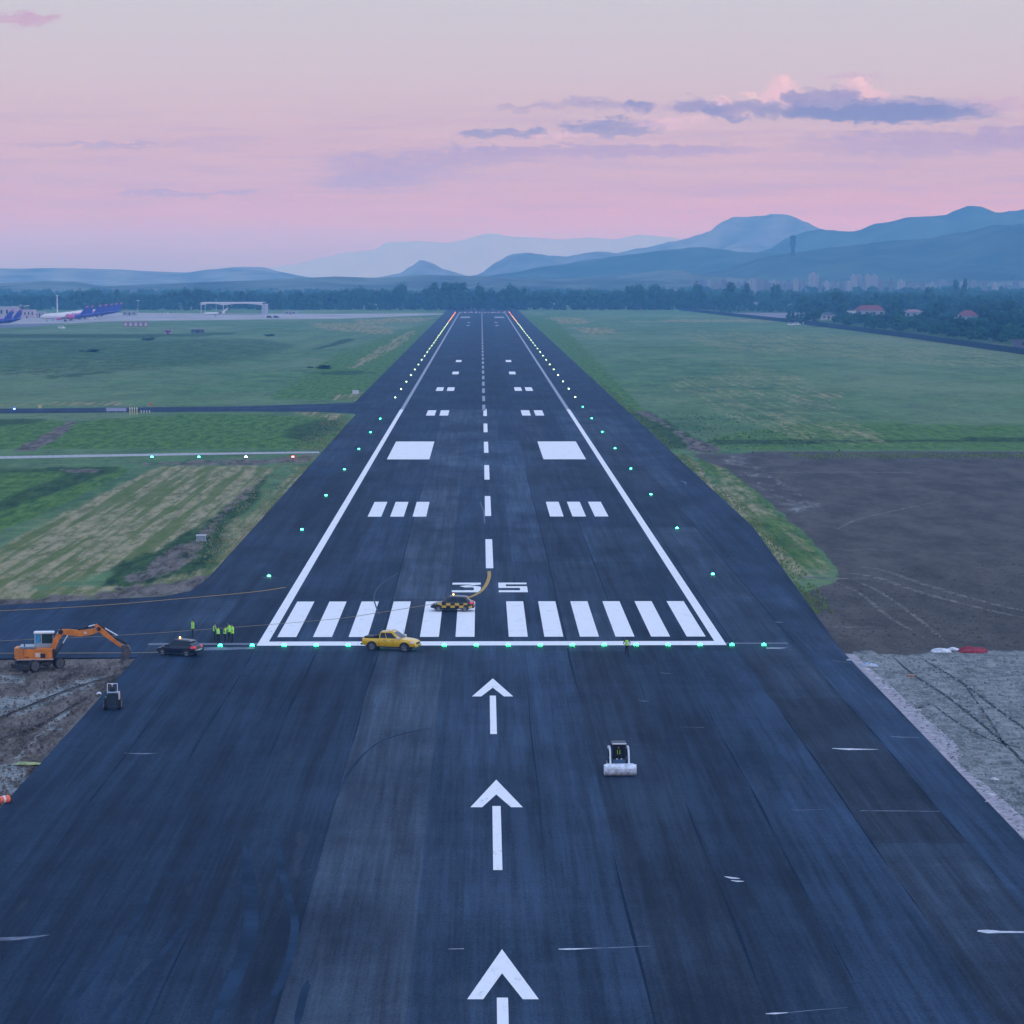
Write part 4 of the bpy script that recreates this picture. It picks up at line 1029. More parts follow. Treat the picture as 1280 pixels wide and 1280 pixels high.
# ------------------------------------------------------------------ wheeled excavator
def excavator():
    X0, Y0 = gp(50, 836)
    t_ = thing('wheeled_excavator', 'orange wheeled excavator reaching its boom and bucket over the trench ground', 'excavator', (X0, Y0, -.02), R(6))
    om = mat('orange_machine_paint', (0.62, 0.19, 0.022), .5, var=.18, scale=1.5)
    dm = mat('dark_machine_steel', (.020,.022,.026), .7, var=.3)
    pm = mat('hydraulic_rod', (.70,.72,.76), .3, .6)
    # undercarriage, turned away from the upper works
    a = R(38); ca, sa = math.cos(a), math.sin(a)
    uc = MB(); uc.box(-1.7,1.7,-.45,.45,.45,.85); uc.box(-1.75,-1.25,-1.0,1.0,.42,.62); uc.box(1.25,1.75,-1.0,1.0,.42,.62)
    uc.box(-2.35,-1.75,-1.15,1.15,.22,.60); uc.box(1.75,2.0,-.5,.5,.5,.8); uc.box(-.6,.6,-1.05,-.45,.5,.72); uc.box(-.6,.6,.45,1.05,.5,.72)
    uo = uc.build('undercarriage', dm, t_, bevel=.03); uo.rotation_euler = (0,0,a)
    for x in (-1.35, 1.35):
        for y in (-1.0, 1.0):
            wo_ = wheel(t_, x, y, .53, .48, rimm=mat('grey_hub', (.07,.075,.085), .6)); wo_.rotation_euler = (0,0,a)
    mb = MB(); mb.tube((0,0,.82),(0,0,1.02),.62,n=24); mb.build('slew_ring', dm, t_)
    mb = MB(); mb.box(-1.4,1.15,-1.15,1.15,1.02,1.95); 
    mb.build('engine_housing', om, t_, bevel=.07, smooth=True)
    mb = MB()
    pts = [(-2.18,-.85),(-2.30,0),(-2.18,.85),(-1.4,1.18),(-1.4,-1.18)]
    mb.add([(x,y,1.0) for x,y in pts]+[(x+.04,y*.97,2.02) for x,y in pts], [(4,3,2,1,0),(5,6,7,8,9)]+[(i,(i+1)%5,5+(i+1)%5,5+i) for i in range(5)])
    mb.build('counterweight', om, t_, bevel=.07, smooth=True)
    mb = MB(); mb.box(-1.75,-.35,-1.02,1.02,1.96,2.16); mb.build('engine_hood', mat('hood_grey_blue', (.16,.23,.30), .35), t_, bevel=.05)
    mb = MB(); mb.tube((-1.3,-.7,2.1),(-1.3,-.7,2.42),.05,n=8); mb.build('exhaust_pipe', dm, t_)
    for q in ((-2.32,-2.28,-.5,.5,1.2,1.35),(-1.30,-.9,-1.17,-1.14,1.2,1.28),(.12,.55,-1.17,-1.14,1.15,1.55)): mb = MB(); mb.box(*q); mb.build('vent_panel', dm, t_)
    mb = MB(); mb.box(-.35,.10,-1.165,-1.155,1.25,1.62); mb.build('decal_panel', mat('white_decal', (.65,.50,.42), .5), t_)
    mb = MB(); mb.box(-2.0,1.25,-1.20,-1.15,.98,1.06); mb.build('side_rail', mat('rail_pink', (.55,.42,.40), .5), t_)
    # cab
    cb = MB(); cx0,cx1,cy0,cy1,cz0,cz1 = -.42,1.20,.12,1.12,1.95,3.20
    for x, y in ((cx0,cy0),(cx0,cy1),(cx1,cy0),(cx1-.05,cy1),((cx0+cx1)/2-.25,cy0),((cx0+cx1)/2-.25,cy1)):
        cb.box(x-.05,x+.05,y-.05,y+.05,cz0,cz1-.18 if x > 1 else cz1)
    cb.box(cx0-.05,cx1+.05,cy0-.05,cy1+.05,cz0,cz0+.35)
    cabo = cb.build('cab', mat('cab_frame_grey', (.30,.36,.42), .5), t_, bevel=.02)
    mb = MB(); mb.box(cx0-.12,cx1+.10,cy0-.10,cy1+.10,cz1-.02,cz1+.12); mb.build('cab_roof', M_WHITE, cabo, bevel=.05)
    gl = mat('cab_glass_dark', (.010,.035,.035), .1, spec=.8); gb_ = mat('cab_glass_sky', (.05,.28,.50), .1, spec=.8)  # blue sky light painted into the colour of the rear panes
    mb = MB(); mb.box(cx0+.52,cx1-.05,cy0-.02,cy0+.01,cz0+.35,cz1-.03); mb.build('cab_window', gl, cabo)
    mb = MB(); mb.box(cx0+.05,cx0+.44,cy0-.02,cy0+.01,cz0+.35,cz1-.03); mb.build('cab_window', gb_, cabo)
    mb = MB(); mb.box(cx1-.01,cx1+.02,cy0+.05,cy1-.05,cz0+.2,cz1-.03); mb.build('cab_window', gl, cabo)
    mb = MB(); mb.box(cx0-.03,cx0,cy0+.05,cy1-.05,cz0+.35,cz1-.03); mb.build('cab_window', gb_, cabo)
    # boom
    def beam(name, pts, hh, wy, m, par, y=-.28):
        mb = MB(); rings = []
        for i, (p, h_) in enumerate(zip(pts, hh)):
            a_ = pts[max(0,i-1)]; b_ = pts[min(len(pts)-1,i+1)]
            d = Vector((b_[0]-a_[0], b_[1]-a_[1])).normalized(); nx, nz = -d.y, d.x
            rings.append([(p[0]+nx*h_/2,y-wy/2,p[1]+nz*h_/2),(p[0]+nx*h_/2,y+wy/2,p[1]+nz*h_/2),(p[0]-nx*h_/2,y+wy/2,p[1]-nz*h_/2),(p[0]-nx*h_/2,y-wy/2,p[1]-nz*h_/2)])
        mb.loft(rings); return mb.build(name, m, par, bevel=.02)
    def ram(p, q, k=.55, y=-.28, par=None, r=.075):
        mid = lerp((p[0],y,p[1]), (q[0],y,q[1]), k)
        mb = MB(); mb.tube((p[0],y,p[1]), mid, r); h_ = mb.build('hydraulic_cylinder', dm, par or t_)
        mb = MB(); mb.tube(mid, (q[0],y,q[1]), r*.6); mb.build('piston_rod', pm, h_)
    mb = MB(); mb.box(.85,1.45,-.62,.02,1.05,1.85); mb.build('boom_foot', dm, t_, bevel=.04)
    lb = beam('lower_boom', [(1.12,1.62),(1.30,2.2),(1.62,2.9),(2.05,3.38)], [.42,.50,.48,.46], .34, om, t_)
    ubm = beam('main_boom', [(1.95,3.42),(2.6,3.34),(3.6,3.22),(4.6,3.34),(5.35,3.55)], [.40,.56,.56,.50,.40], .32, om, t_)
    mb = MB(); mb.box(3.95,4.25,-.45,-.44,3.17,3.40); mb.build('decal_panel', MATS['white_decal'], t_)
    st_ = beam('stick', [(4.98,3.98),(5.35,3.62),(6.1,2.95),(6.9,2.30),(7.45,1.92)], [.28,.46,.40,.32,.26], .26, om, t_)
    for p, q, r in (((1.9,-.54,3.4),(1.9,-.02,3.4),.24),((5.3,-.5,3.62),(5.3,-.06,3.62),.2),((7.4,-.46,1.95),(7.4,-.1,1.95),.14)):
        mb = MB(); mb.tube(p, q, r); mb.build('pivot_pin', dm, t_)
    ram((1.42,1.30),(2.55,3.10),.60,-.55); ram((1.42,1.30),(2.55,3.10),.60,-.01)
    ram((1.25,2.5),(1.80,3.62),.6,-.28); ram((3.45,3.56),(4.98,3.98),.62,-.28,r=.09)
    ram((5.25,4.02),(6.95,2.98),.35,-.28,r=.10)
    for dx in (.0, .12):
        mb = MB()
        P_ = [(1.3,-.1-dx,1.8),(1.35+dx,-.08,2.7),(1.85,-.08-dx,3.72),(2.6,-.1,3.72),(4.0,-.1-dx,3.62),(5.2,-.1,4.0-dx),(6.0,-.1,3.35),(6.8,-.1,2.65)]
        for p, q in zip(P_, P_[1:]): mb.tube(p, q, .035, n=6)
        mb.build('hydraulic_hose', dm, t_)
    # linkage + bucket
    mb = MB(); mb.tube((6.9,-.28,2.75),(7.65,-.28,2.30),.10); mb.tube((6.75,-.28,2.35),(7.0,-.28,2.85),.08); mb.tube((7.65,-.28,2.35),(7.75,-.28,1.95),.12)
    mb.build('bucket_linkage', dm, t_)
    out = [(7.30,2.02),(7.62,2.18),(7.98,2.02),(8.16,1.66),(8.10,1.22),(7.86,.88),(7.50,.66),(7.22,.60)]
    inn = [(7.26,1.10),(7.34,1.55)]
    mb = MB(); pts = out + inn
    mb.prism(pts, -.80, -.74); mb.prism(pts, .18, .24)
    n = len(out)
    for i in range(n-1):
        p, q = out[i], out[i+1]
        d = Vector((q[0]-p[0], q[1]-p[1])).normalized(); ox, oz = d.y*.05, -d.x*.05
        mb.hexa([(p[0],-.74,p[1]),(q[0],-.74,q[1]),(q[0],.18,q[1]),(p[0],.18,p[1])], [(p[0]+ox,-.74,p[1]+oz),(q[0]+ox,-.74,q[1]+oz),(q[0]+ox,.18,q[1]+oz),(p[0]+ox,.18,p[1]+oz)])
    bk = mb.build('bucket', mat('worn_bucket', (.085,.080,.085), .6, .3, var=.4, scale=2), t_)
    for i in range(5):
        y = -.74+.92*i/4; mb = MB(); mb.hexa([(7.24,y-.05,.58),(7.30,y-.05,.68),(7.30,y+.05,.68),(7.24,y+.05,.58)], [(7.05,y-.02,.50),(7.07,y-.02,.54),(7.07,y+.02,.54),(7.05,y+.02,.50)]); mb.build('tooth', dm, bk)
excavator()

# ------------------------------------------------------------------ skid steer with a wide front drum
def skid():
    X0, Y0 = gp(773.5, 966.5)
    t_ = thing('skid_steer_loader', 'small dark loader with pale lift arms pushing a wide white drum', 'loader', (X0, Y0, ZA+.01), R(-90+1))
    dm = mat('loader_dark', (.012,.020,.032), .5); bm_ = mat('loader_blue', (.025,.07,.15), .5); pm = mat('loader_arm_paint', (.62,.66,.72), .45, var=.12)
    mb = MB(); mb.box(-1.75,.35,-.50,.50,.28,.95); mb.box(-1.75,-.75,-.50,.50,.95,1.30); mb.build('chassis', dm, t_, bevel=.05)
    mb = MB(); mb.hexa([(.30,-.46,.35),(.72,-.46,.35),(.72,.46,.35),(.30,.46,.35)], [(.30,-.46,1.0),(.42,-.46,.98),(.42,.46,.98),(.30,.46,1.0)]); mb.build('front_plate', bm_, t_, bevel=.03)
    cg = MB()
    for s in (-1,1):
        cg.box(.25,.33,s*.46-.03,s*.46+.03,.95,2.0); cg.box(-.85,-.77,s*.46-.03,s*.46+.03,.95,2.0); cg.box(-.85,.33,s*.46-.03,s*.46+.03,1.97,2.05); cg.box(-.3,-.25,s*.46-.02,s*.46+.02,.95,2.0)
    cg.box(-.80,-.78,-.43,.43,1.2,1.97); cab = cg.build('cab_cage', dm, t_)
    mb = MB(); mb.box(-.95,.46,-.52,.52,2.05,2.13); mb.build('cab_roof', dm, cab, bevel=.02)
    mb = MB(); mb.box(.44,.50,-.50,.50,2.08,2.16); mb.build('roof_light_bar', mat('lightbar', (.75,.78,.85), .3), t_, bevel=.01)
    mb = MB(); mb.box(-.6,-.15,-.28,.28,.95,1.12); mb.box(-.72,-.60,-.28,.28,1.0,1.65); mb.build('seat', M_BLACK, t_, bevel=.04)
    for s in (-1, 1):
        mb = MB(); rings = []
        for x, z, h_ in ((-1.65,1.55,.20),(-.6,1.72,.20),(.30,1.68,.20),(.62,1.45,.20),(.95,.85,.18),(1.05,.62,.16)):
            rings.append([(x,s*.66-.06,z+h_/2),(x,s*.66+.06,z+h_/2),(x+.10,s*.66+.06,z-h_/2),(x+.10,s*.66-.06,z-h_/2)])
        mb.loft(rings); mb.build('lift_arm', pm, t_, bevel=.02)
        mb = MB(); mb.box(-1.75,-1.45,s*.62-.08,s*.62+.08,.9,1.65); mb.build('arm_tower', dm, t_)
        mb = MB(); mb.box(.33,.36,s*.16-.05,s*.16+.05,.99,1.05); mb.build('work_light', M_WHITE, t_)
        for x in (-1.3,-.2): wheel(t_, x, s*.62, .38, .26, rimm=mat('pale_hub', (.4,.4,.42), .6))
    # drum: 2.2 m wide
    wm = mat('worn_white_drum', (.55,.60,.68), .55, var=.42, scale=2.2)
    mb = MB(); mb.tube((1.45,-1.10,.40),(1.45,1.10,.40),.38,n=28); mb.build('drum', wm, t_, smooth=True)
    mb = MB(); pr = [(1.45+.42*math.cos(q), .40+.42*math.sin(q)) for q in [math.pi*k/10 for k in range(1,10)]]
    vs = []; 
    for y in (-1.12, 1.12): vs += [(x,y,z) for x,z in pr]
    mb.add(vs, [(i,i+1,9+i+1,9+i) for i in range(8)]); mb.box(1.0,1.12,-1.0,1.0,.42,.80)
    hood = mb.build('drum_hood', mat('hood_white', (.60,.66,.74), .5, var=.3, scale=3), t_)
    sol = hood.modifiers.new('t', 'SOLIDIFY'); sol.thickness = .02
    for s in (-1,1):
        mb = MB(); mb.prism([(1.05,.15),(1.85,.15),(1.87,.45),(1.7,.75),(1.45,.83),(1.05,.70)], s*1.13-.012, s*1.13+.012); mb.build('end_plate', hood.data.materials[0], t_)
skid()

# ------------------------------------------------------------------ compact tractor seen from behind
def tractor():
    X0, Y0 = gp(141, 887)
    t_ = thing('compact_tractor', 'small dark tractor with a cream and orange flank on the asphalt edge below the excavator', 'tractor', (X0, Y0, ZA+.01), R(96))
    dm = mat('tractor_dark', (.015,.030,.045), .5, var=.25); om = mat('tractor_orange', (.50,.22,.06), .5)
    mb = MB(); mb.box(-.75,1.35,-.38,.38,.45,1.15); mb.box(.35,1.40,-.30,.30,1.15,1.38); mb.build('body', dm, t_, bevel=.06)
    mb = MB(); mb.box(-.98,-.72,-.48,.48,.42,1.42); mb.build('rear_tank', dm, t_, bevel=.08, smooth=True)
    mb = MB(); mb.box(-.92,-.60,-.44,.44,1.42,1.50); mb.build('tank_lid', mat('lid_pale', (.30,.42,.52), .4), t_, bevel=.02)
    mb = MB(); mb.box(-.70,.25,-.60,-.42,.95,1.42); mb.build('side_panel', om, t_, bevel=.04)
    mb = MB(); mb.box(-.82,-.55,-.62,-.44,.85,1.52); mb.build('fender', mat('fender_cream', (.70,.66,.58), .4), t_, bevel=.05)
    mb = MB(); mb.box(-.82,.0,.44,.62,.85,1.05); mb.build('fender', dm, t_, bevel=.04)
    mb = MB(); mb.box(-.35,.10,-.24,.24,1.15,1.30); mb.box(-.45,-.35,-.24,.24,1.25,1.70); mb.build('seat', M_BLACK, t_, bevel=.03)
    mb = MB(); mb.tube((.45,0,1.3),(.28,0,1.68),.03); 
    for k in range(12):
        a, b_ = 2*math.pi*k/12, 2*math.pi*(k+1)/12
        mb.tube((.28+.07*math.sin(a),.2*math.cos(a),1.70+.17*math.sin(a)),(.28+.07*math.sin(b_),.2*math.cos(b_),1.70+.17*math.sin(b_)),.018,n=6)
    mb.build('steering_wheel', M_BLACK, t_)
    mb = MB()
    for s in (-1,1): mb.tube((-.52,s*.42,1.1),(-.52,s*.40,2.15),.03)
    mb.tube((-.52,-.40,2.15),(-.52,.40,2.15),.03); mb.build('roll_bar', mat('bar_white2', (.60,.66,.72), .4), t_)
    for x, r in ((-.45,.46),(1.0,.34)):
        for s in (-1,1): wheel(t_, x, s*.56, r, .26, rimm=mat('dull_hub', (.15,.17,.20), .6))
    mb = MB(); mb.tube((.9,-.18,1.35),(.9,-.18,1.85),.03); mb.build('exhaust_pipe', dm, t_)
tractor()

# ================================================================== PEOPLE
M_SKIN = mat('skin', (.42,.26,.19), .6); M_TROU = mat('dark_trousers', (.012,.014,.022), .9, var=.2); M_JACK = mat('dark_jacket', (.020,.024,.035), .9, var=.2)
M_VEST = mat('hi_vis_yellow', (.42,.85,.06), .7, var=.10, scale=6); M_BAND = mat('reflective_band', (.62,.66,.62), .4); M_HAIR = mat('dark_hair', (.018,.014,.012), .8)
M_HELM = mat('white_helmet', (.72,.74,.76), .35); M_SHOE = mat('black_boot', (.010,.010,.012), .8)
def skin_mesh(name, verts, edges, radii, root, lv=1):
    me = bpy.data.meshes.new(name); me.from_pydata(verts, edges, []); o = bpy.data.objects.new(name, me); COL.objects.link(o)
    md = o.modifiers.new('s', 'SKIN'); md.use_smooth_shade = True; md.branch_smoothing = .4
    for i, r in enumerate(radii): me.skin_vertices[0].data[i].radius = r if isinstance(r, tuple) else (r, r)
    me.skin_vertices[0].data[root].use_root = True
    sb = o.modifiers.new('u', 'SUBSURF'); sb.levels = lv; sb.render_levels = lv
    bpy.context.view_layer.update()
    ev = o.evaluated_get(bpy.context.evaluated_depsgraph_get()); out = bpy.data.meshes.new_from_object(ev)
    bpy.data.objects.remove(o); bpy.data.meshes.remove(me)
    return out
def person(label, px, py, rz, arms='down', vest='vest', helmet=False, h=1.76, group=None, sit=None, cat='person', jacket=None, z=None):
    X0, Y0 = gp(px, py)
    t_ = thing('person', label, cat, (X0, Y0, ZA+.012) if z is None else z, rz, group)
    k = h/1.78
    V = []; E = []; RD = []
    def v(x, y, z_, r, par=None):
        V.append((x*k, y*k, z_*k)); RD.append(tuple(q*k for q in r) if isinstance(r, tuple) else r*k)
        if par is not None: E.append((par, len(V)-1))
        return len(V)-1
    # faces +x
    pel = v(0,0,.96,(.135,.115))
    sp = v(.0,0,1.12,(.125,.105), pel); ch = v(.0,0,1.32,(.155,.115), sp); cl = v(-.01,0,1.44,(.115,.085), ch)
    nk = v(.0,0,1.53,.052, cl); hd0 = v(.015,0,1.60,(.066,.070), nk); hd1 = v(.02,0,1.69,(.078,.090), hd0); v(.01,0,1.76,(.050,.058), hd1)
    if sit:
        for s in (-1,1):
            hp = v(.03,s*.10,.93,.085, pel); kn = v(.46,s*.14,.96,.062, hp); an = v(.52,s*.14,.52,.042, kn); v(.66,s*.14,.48,(.045,.035), an)
    else:
        st = .07
        for s in (-1,1):
            hp = v(.0,s*.09,.88,.088, pel); kn = v(.02+st*.3*s,s*.105,.50,.060, hp); an = v(st*.5*s,s*.12,.10,.042, kn); v(.05+st*.5*s,s*.125,.035,.040, an); v(.15+st*.5*s,s*.135,.030,.034, len(V)-1)
    for s in (-1,1):
        sh = v(-.005,s*.175,1.43,.062, cl)
        if arms == 'down': el = v(-.02,s*.235,1.17,.045, sh); wr = v(.05,s*.245,.93,.030, el); dr = Vector((.15,0,-1)).normalized()
        elif arms == 'hips': el = v(-.06,s*.36,1.22,.045, sh); wr = v(.06,s*.20,1.04,.030, el); dr = Vector((.5,-s*.6,-.5)).normalized()
        elif arms == 'front': el = v(.04,s*.23,1.17,.045, sh); wr = v(.27,s*.14,1.20,.030, el); dr = Vector((.9,-s*.3,.1)).normalized()
        else: el = v(.10,s*.24,1.20,.045, sh); wr = v(.34,s*.16,1.22,.030, el); dr = Vector((1,-s*.2,.1)).normalized()
        wv_ = Vector(V[wr])/k
        pm_ = wv_ + dr*.07; pi = v(*pm_, (.038,.018), wr)
        side = dr.cross(Vector((0,0,1) if abs(dr.z) < .8 else (1,0,0))).normalized()
        if abs(dr.z) > .8: side = Vector((1,0,0))
        bend = Vector((0,-s,0)) if abs(dr.z) > .8 else Vector((0,0,-1))
        for f, (o_, ln) in enumerate(((-.027,.070),(-.009,.080),(.009,.075),(.027,.060))):
            a = pm_ + side*o_ + dr*.02; ai = v(*a, .0095, pi); b_ = a + dr*ln*.5 + bend*.008; bi = v(*b_, .0088, ai); c_ = b_ + dr*ln*.4 + bend*.022; v(*c_, .0075, bi)
        th_ = wv_ + dr*.035 + side*-.035; ti = v(*th_, .012, wr); v(*(th_+dr*.035-side*.018+bend*.01), .010, ti)
    me = skin_mesh('person_body', V, E, RD, 0)
    for m in (M_TROU, M_JACK, M_SKIN, M_SHOE): me.materials.append(m)
    for p in me.polygons:
        c = p.center/k
        mi = 0
        if c.z > 1.505: mi = 2
        elif c.z > .99 or (abs(c.y) > .20 and c.z > .70): mi = 1
        elif c.z < .085 and not sit: mi = 3
        if sit and c.z < .99: mi = 0
        d = min((Vector(V[i])/k - c).length for i in range(len(V)) if RD[i] == (.038*k,.018*k))
        if d < .10 and not (abs(c.y) < .12 and c.z > 1.3): mi = 2 if d < .085 else mi
        p.material_index = mi
    bo = bpy.data.objects.new('body', me); COL.objects.link(bo); bo.parent = t_
    # face
    mb = MB()
    mb.ell((.098*k,-.030*k,1.675*k),.010*k,.012*k,.008*k,6,4); mb.ell((.098*k,.030*k,1.675*k),.010*k,.012*k,.008*k,6,4)
    mb.ell((.100*k,0,1.615*k),.010*k,.022*k,.005*k,6,4); mb.build('facial_features', M_HAIR, t_)
    mb = MB(); mb.hexa([(.09*k,-.012*k,1.635*k),(.118*k,-.010*k,1.635*k),(.118*k,.010*k,1.635*k),(.09*k,.012*k,1.635*k)], [(.09*k,-.006*k,1.68*k),(.098*k,-.005*k,1.68*k),(.098*k,.005*k,1.68*k),(.09*k,.006*k,1.68*k)])
    for s in (-1,1): mb.ell((.015*k,s*.083*k,1.65*k),.018*k,.010*k,.028*k,6,4)
    mb.build('nose_and_ears', M_SKIN, t_)
    mb = MB(); mb.ell((-.004*k,0,1.695*k),.098*k,.086*k,.092*k,12,6, half=not helmet)
    if helmet:
        mb = MB(); mb.ell((0,0,1.70*k),.120*k,.105*k,.105*k,14,6,half=True); mb.box(.05*k,.16*k,-.07*k,.07*k,1.695*k,1.705*k)
        mb.build('helmet', M_HELM, t_, smooth=True)
    else:
        mb.ell((-.035*k,0,1.65*k),.062*k,.082*k,.075*k,10,5); mb.build('hair', M_HAIR, t_, smooth=True)
    # hi-vis
    if vest:
        long = vest == 'coat'
        rings = []; zz = [(.86 if long else 1.0,.185,.165),(1.10,.165,.145),(1.25,.185,.150),(1.36,.205,.152),(1.44,.195,.125),(1.50,.10,.085)]
        for z_, ry, rx in zz:
            rings.append([(rx*math.cos(2*math.pi*i/14)*k, ry*math.sin(2*math.pi*i/14)*k, z_*k) for i in range(14)])
        mb = MB(); mb.loft(rings, cap=False)
        if long:
            for s in (-1,1):
                el = {'down':(-.02,s*.245,1.17),'hips':(-.06,s*.36,1.22),'front':(.04,s*.24,1.17)}[arms]; wr = {'down':(.045,s*.25,.97),'hips':(.05,s*.22,1.06),'front':(.24,s*.15,1.20)}[arms]
                a = tuple(q*k for q in (-.005,s*.17,1.43)); el = tuple(q*k for q in el); wr = tuple(q*k for q in wr)
                mb.tube(a, el, .085*k, .070*k, n=10); mb.tube(el, wr, .070*k, .055*k, n=10)
        vo = mb.build('hi_vis_coat' if long else 'hi_vis_vest', M_VEST, t_, smooth=True)
        mb = MB()
        for z_, ry, rx in ((1.12,.170,.150),(1.26,.189,.154)):
            rings = [[(rx*1.02*math.cos(2*math.pi*i/14)*k, ry*1.02*math.sin(2*math.pi*i/14)*k, (z_+dz)*k) for i in range(14)] for dz in (-.025,.025)]
            mb.loft(rings, cap=False)
        mb.build('reflective_band', M_BAND, vo)
    return t_
GP = 'workers standing by the left end of the threshold'
person('worker in a long yellow-green high visibility coat standing alone behind the dark hatchback', 241, 797.5, R(200), 'down', 'coat', h=1.80, group=GP)
person('yellow-green vested worker leftmost in the standing group, half hidden behind a colleague', 268.5, 802.5, R(15), 'down', 'vest', h=1.78, group=GP)
person('yellow-green vested worker with hands on hips at the front left of the group', 272.8, 805.5, R(70), 'hips', 'vest', h=1.72, group=GP)
person('smallest worker, in a vest with hands in front, in the middle of the standing group', 281.2, 804.5, R(-20), 'front', 'vest', h=1.62, group=GP)
person('coated worker, left one of the pair at the right end of the group', 286.6, 802.0, R(160), 'front', 'coat', h=1.80, group=GP)
person('broad worker in a bulky yellow-green coat at the right end of the standing group', 290.6, 803.8, R(185), 'hips', 'coat', h=1.82, group=GP)
person('lone worker in a yellow-green vest standing far right of the yellow pickup', 783.5, 820, R(88), 'hips', 'vest', h=1.68)
sx, sy = gp(773.5, 966.5)
dv = person('driver in dark clothes with two yellow-green shoulder straps inside the loader cage', 0, 0, R(-89), 'front', None, h=1.60, sit=True, z=(sx, sy+.42, ZA+.27))
for s in (-1, 1): mb = MB(); mb.hexa([(.10,s*.07-.022,.98),(.14,s*.07-.022,.98),(.14,s*.07+.022,.98),(.10,s*.07+.022,.98)], [(.10,s*.09-.025,1.30),(.135,s*.09-.025,1.30),(.135,s*.09+.025,1.30),(.10,s*.09+.025,1.30)]); mb.build('shoulder_strap', M_VEST, dv)
sx, sy = gp(141, 887)
person('driver in dark clothes and a pale helmet sitting on the small tractor', 0, 0, R(96), 'front', None, helmet=True, h=1.62, sit=True, z=(sx-.01, sy-.13, ZA+.47))

# ================================================================== LIGHTS OF THE RUNWAY
M_FIX = mat('light_housing', (.14,.15,.16), .5, .4)
def light_proto(name, lens, r=.16, zh=.10, flat=False):
    mb = MB(); mb.tube((0,0,0),(0,0,.03),r*1.35,n=12); mb.tube((0,0,.03),(0,0,zh),r*.7,r*.85,n=12)
    o = mb.build(name, M_FIX); 
    mb = MB(); mb.ell((0,0,zh),r,r,r*.9,12,5,half=True); mb.build('lens', lens, o, smooth=True)
    return o
pr = light_proto('threshold_light', L_GREEN, .21, .10)
for k in range(18):
    x = -25.9 + 3.052*k
    c = pr if k == 0 else dup(pr, (0,0,0))
    c.location = (x, 265.2, ZA+.004)
    if k == 5: lb_ = 'green threshold light just behind the yellow pickup, sixth from the left'
    else: lb_ = 'small glowing green threshold light, %s from the left end of the row across the runway' % ordw(k+1)
    tag(c, lb_, 'runway light', 'green lights along the runway threshold')
protos = {}
for key, lens, r, zh in (('near', L_EDGE, .20, .28), ('mid', L_FARW, .20, .28), ('amber', L_AMBER, .22, .30), ('red', L_RED, .22, .30)):
    protos[key] = [lens, r, zh, None]
for s, sn in ((-1, 'left'), (1, 'right')):
    n_ = 0
    for k in range(41):
        yy = 327 + 60.3*k + (0 if s > 0 else -1.5)
        if s < 0 and k == 7: continue
        n_ += 1
        key = 'near' if yy < 800 else 'mid' if yy < 2080 else 'amber' if yy < 2480 else 'red'
        P_ = protos[key]
        if P_[3] is None: P_[3] = light_proto('edge_light', P_[0], P_[1], P_[2]); c = P_[3]
        else: c = dup(P_[3], (0,0,0))
        c.location = (s*25.8 + (.4 if s > 0 else 0), yy, ZA+.004)
        hue = {'near':'pale green-white','mid':'small white','amber':'distant amber','red':'distant red'}[key]
        tag(c, '%s edge light, %s from the threshold in the %s row' % (hue, ordw(n_), sn), 'runway light', 'lights along the %s edge of the runway' % sn)
pe = light_proto('runway_end_light', L_RED, .16, .16); first = True
for k in range(9):
    c = pe if first else dup(pe, (0,0,0)); first = False
    c.location = (-22 + 5.5*k, 2738, ZA+.004)
    tag(c, 'tiny red light, %s from the left across the far runway end' % ordw(k+1), 'runway light', 'red lights across the far end of the runway')
for px, lens, cn, adj in ((190, L_EDGE, 'pale green', 'leftmost'), (248.5, L_EDGE, 'pale green', 'second from the left'), (307.5, L_WHITE, 'white', 'third from the left'), (366, L_RED2, 'red', 'rightmost')):
    o = light_proto('approach_slope_light', lens, .27, .45); X0, Y0 = gp(px, 574.5); o.location = (X0, Y0, 0)
    tag(o, '%s light, %s of four in the grass by the gravel road' % (cn, adj), 'runway light', 'row of four lights beside the gravel road')
o = light_proto('taxiway_light', L_BLUE, .30, .4); o.location = (*gp(18, 513.5), 0)
tag(o, 'blue light at the far left beside the narrow taxiway', 'taxiway light')

# ================================================================== SMALL FIELD OBJECTS
def cabinet(label, px, py, w_, d_, h_, m, z=0):
    X0, Y0 = gp(px, py); t_ = thing('equipment_cabinet', label, 'cabinet', (X0, Y0, z))
    mb = MB(); mb.box(-w_/2,w_/2,-d_/2,d_/2,.08,h_); mb.build('housing', m, t_, bevel=.02)
    mb = MB(); mb.hexa([(-w_/2-.05,-d_/2-.05,h_),(w_/2+.05,-d_/2-.05,h_),(w_/2+.05,d_/2+.05,h_),(-w_/2-.05,d_/2+.05,h_)], [(-w_/2-.05,-d_/2-.05,h_+.04),(w_/2+.05,-d_/2-.05,h_+.04),(w_/2+.05,d_/2+.05,h_+.12),(-w_/2-.05,d_/2+.05,h_+.12)]); mb.build('lid', M_STEEL, t_)
    mb = MB(); mb.box(-w_/2+.08,-.02,-d_/2-.015,-d_/2,.15,h_-.08); mb.box(.02,w_/2-.08,-d_/2-.015,-d_/2,.15,h_-.08); mb.build('door', m, t_)
    mb = MB(); mb.box(-w_/2-.1,w_/2+.1,-d_/2-.1,d_/2+.1,-.05,.08); mb.build('plinth', mat('plinth_concrete', (.3,.3,.31), .9), t_)
cabinet('small grey-blue cabinet standing in the rough ground left of the runway', 251.5, 676.5, 1.25, .7, .75, mat('cabinet_grey', (.26,.32,.38), .5))
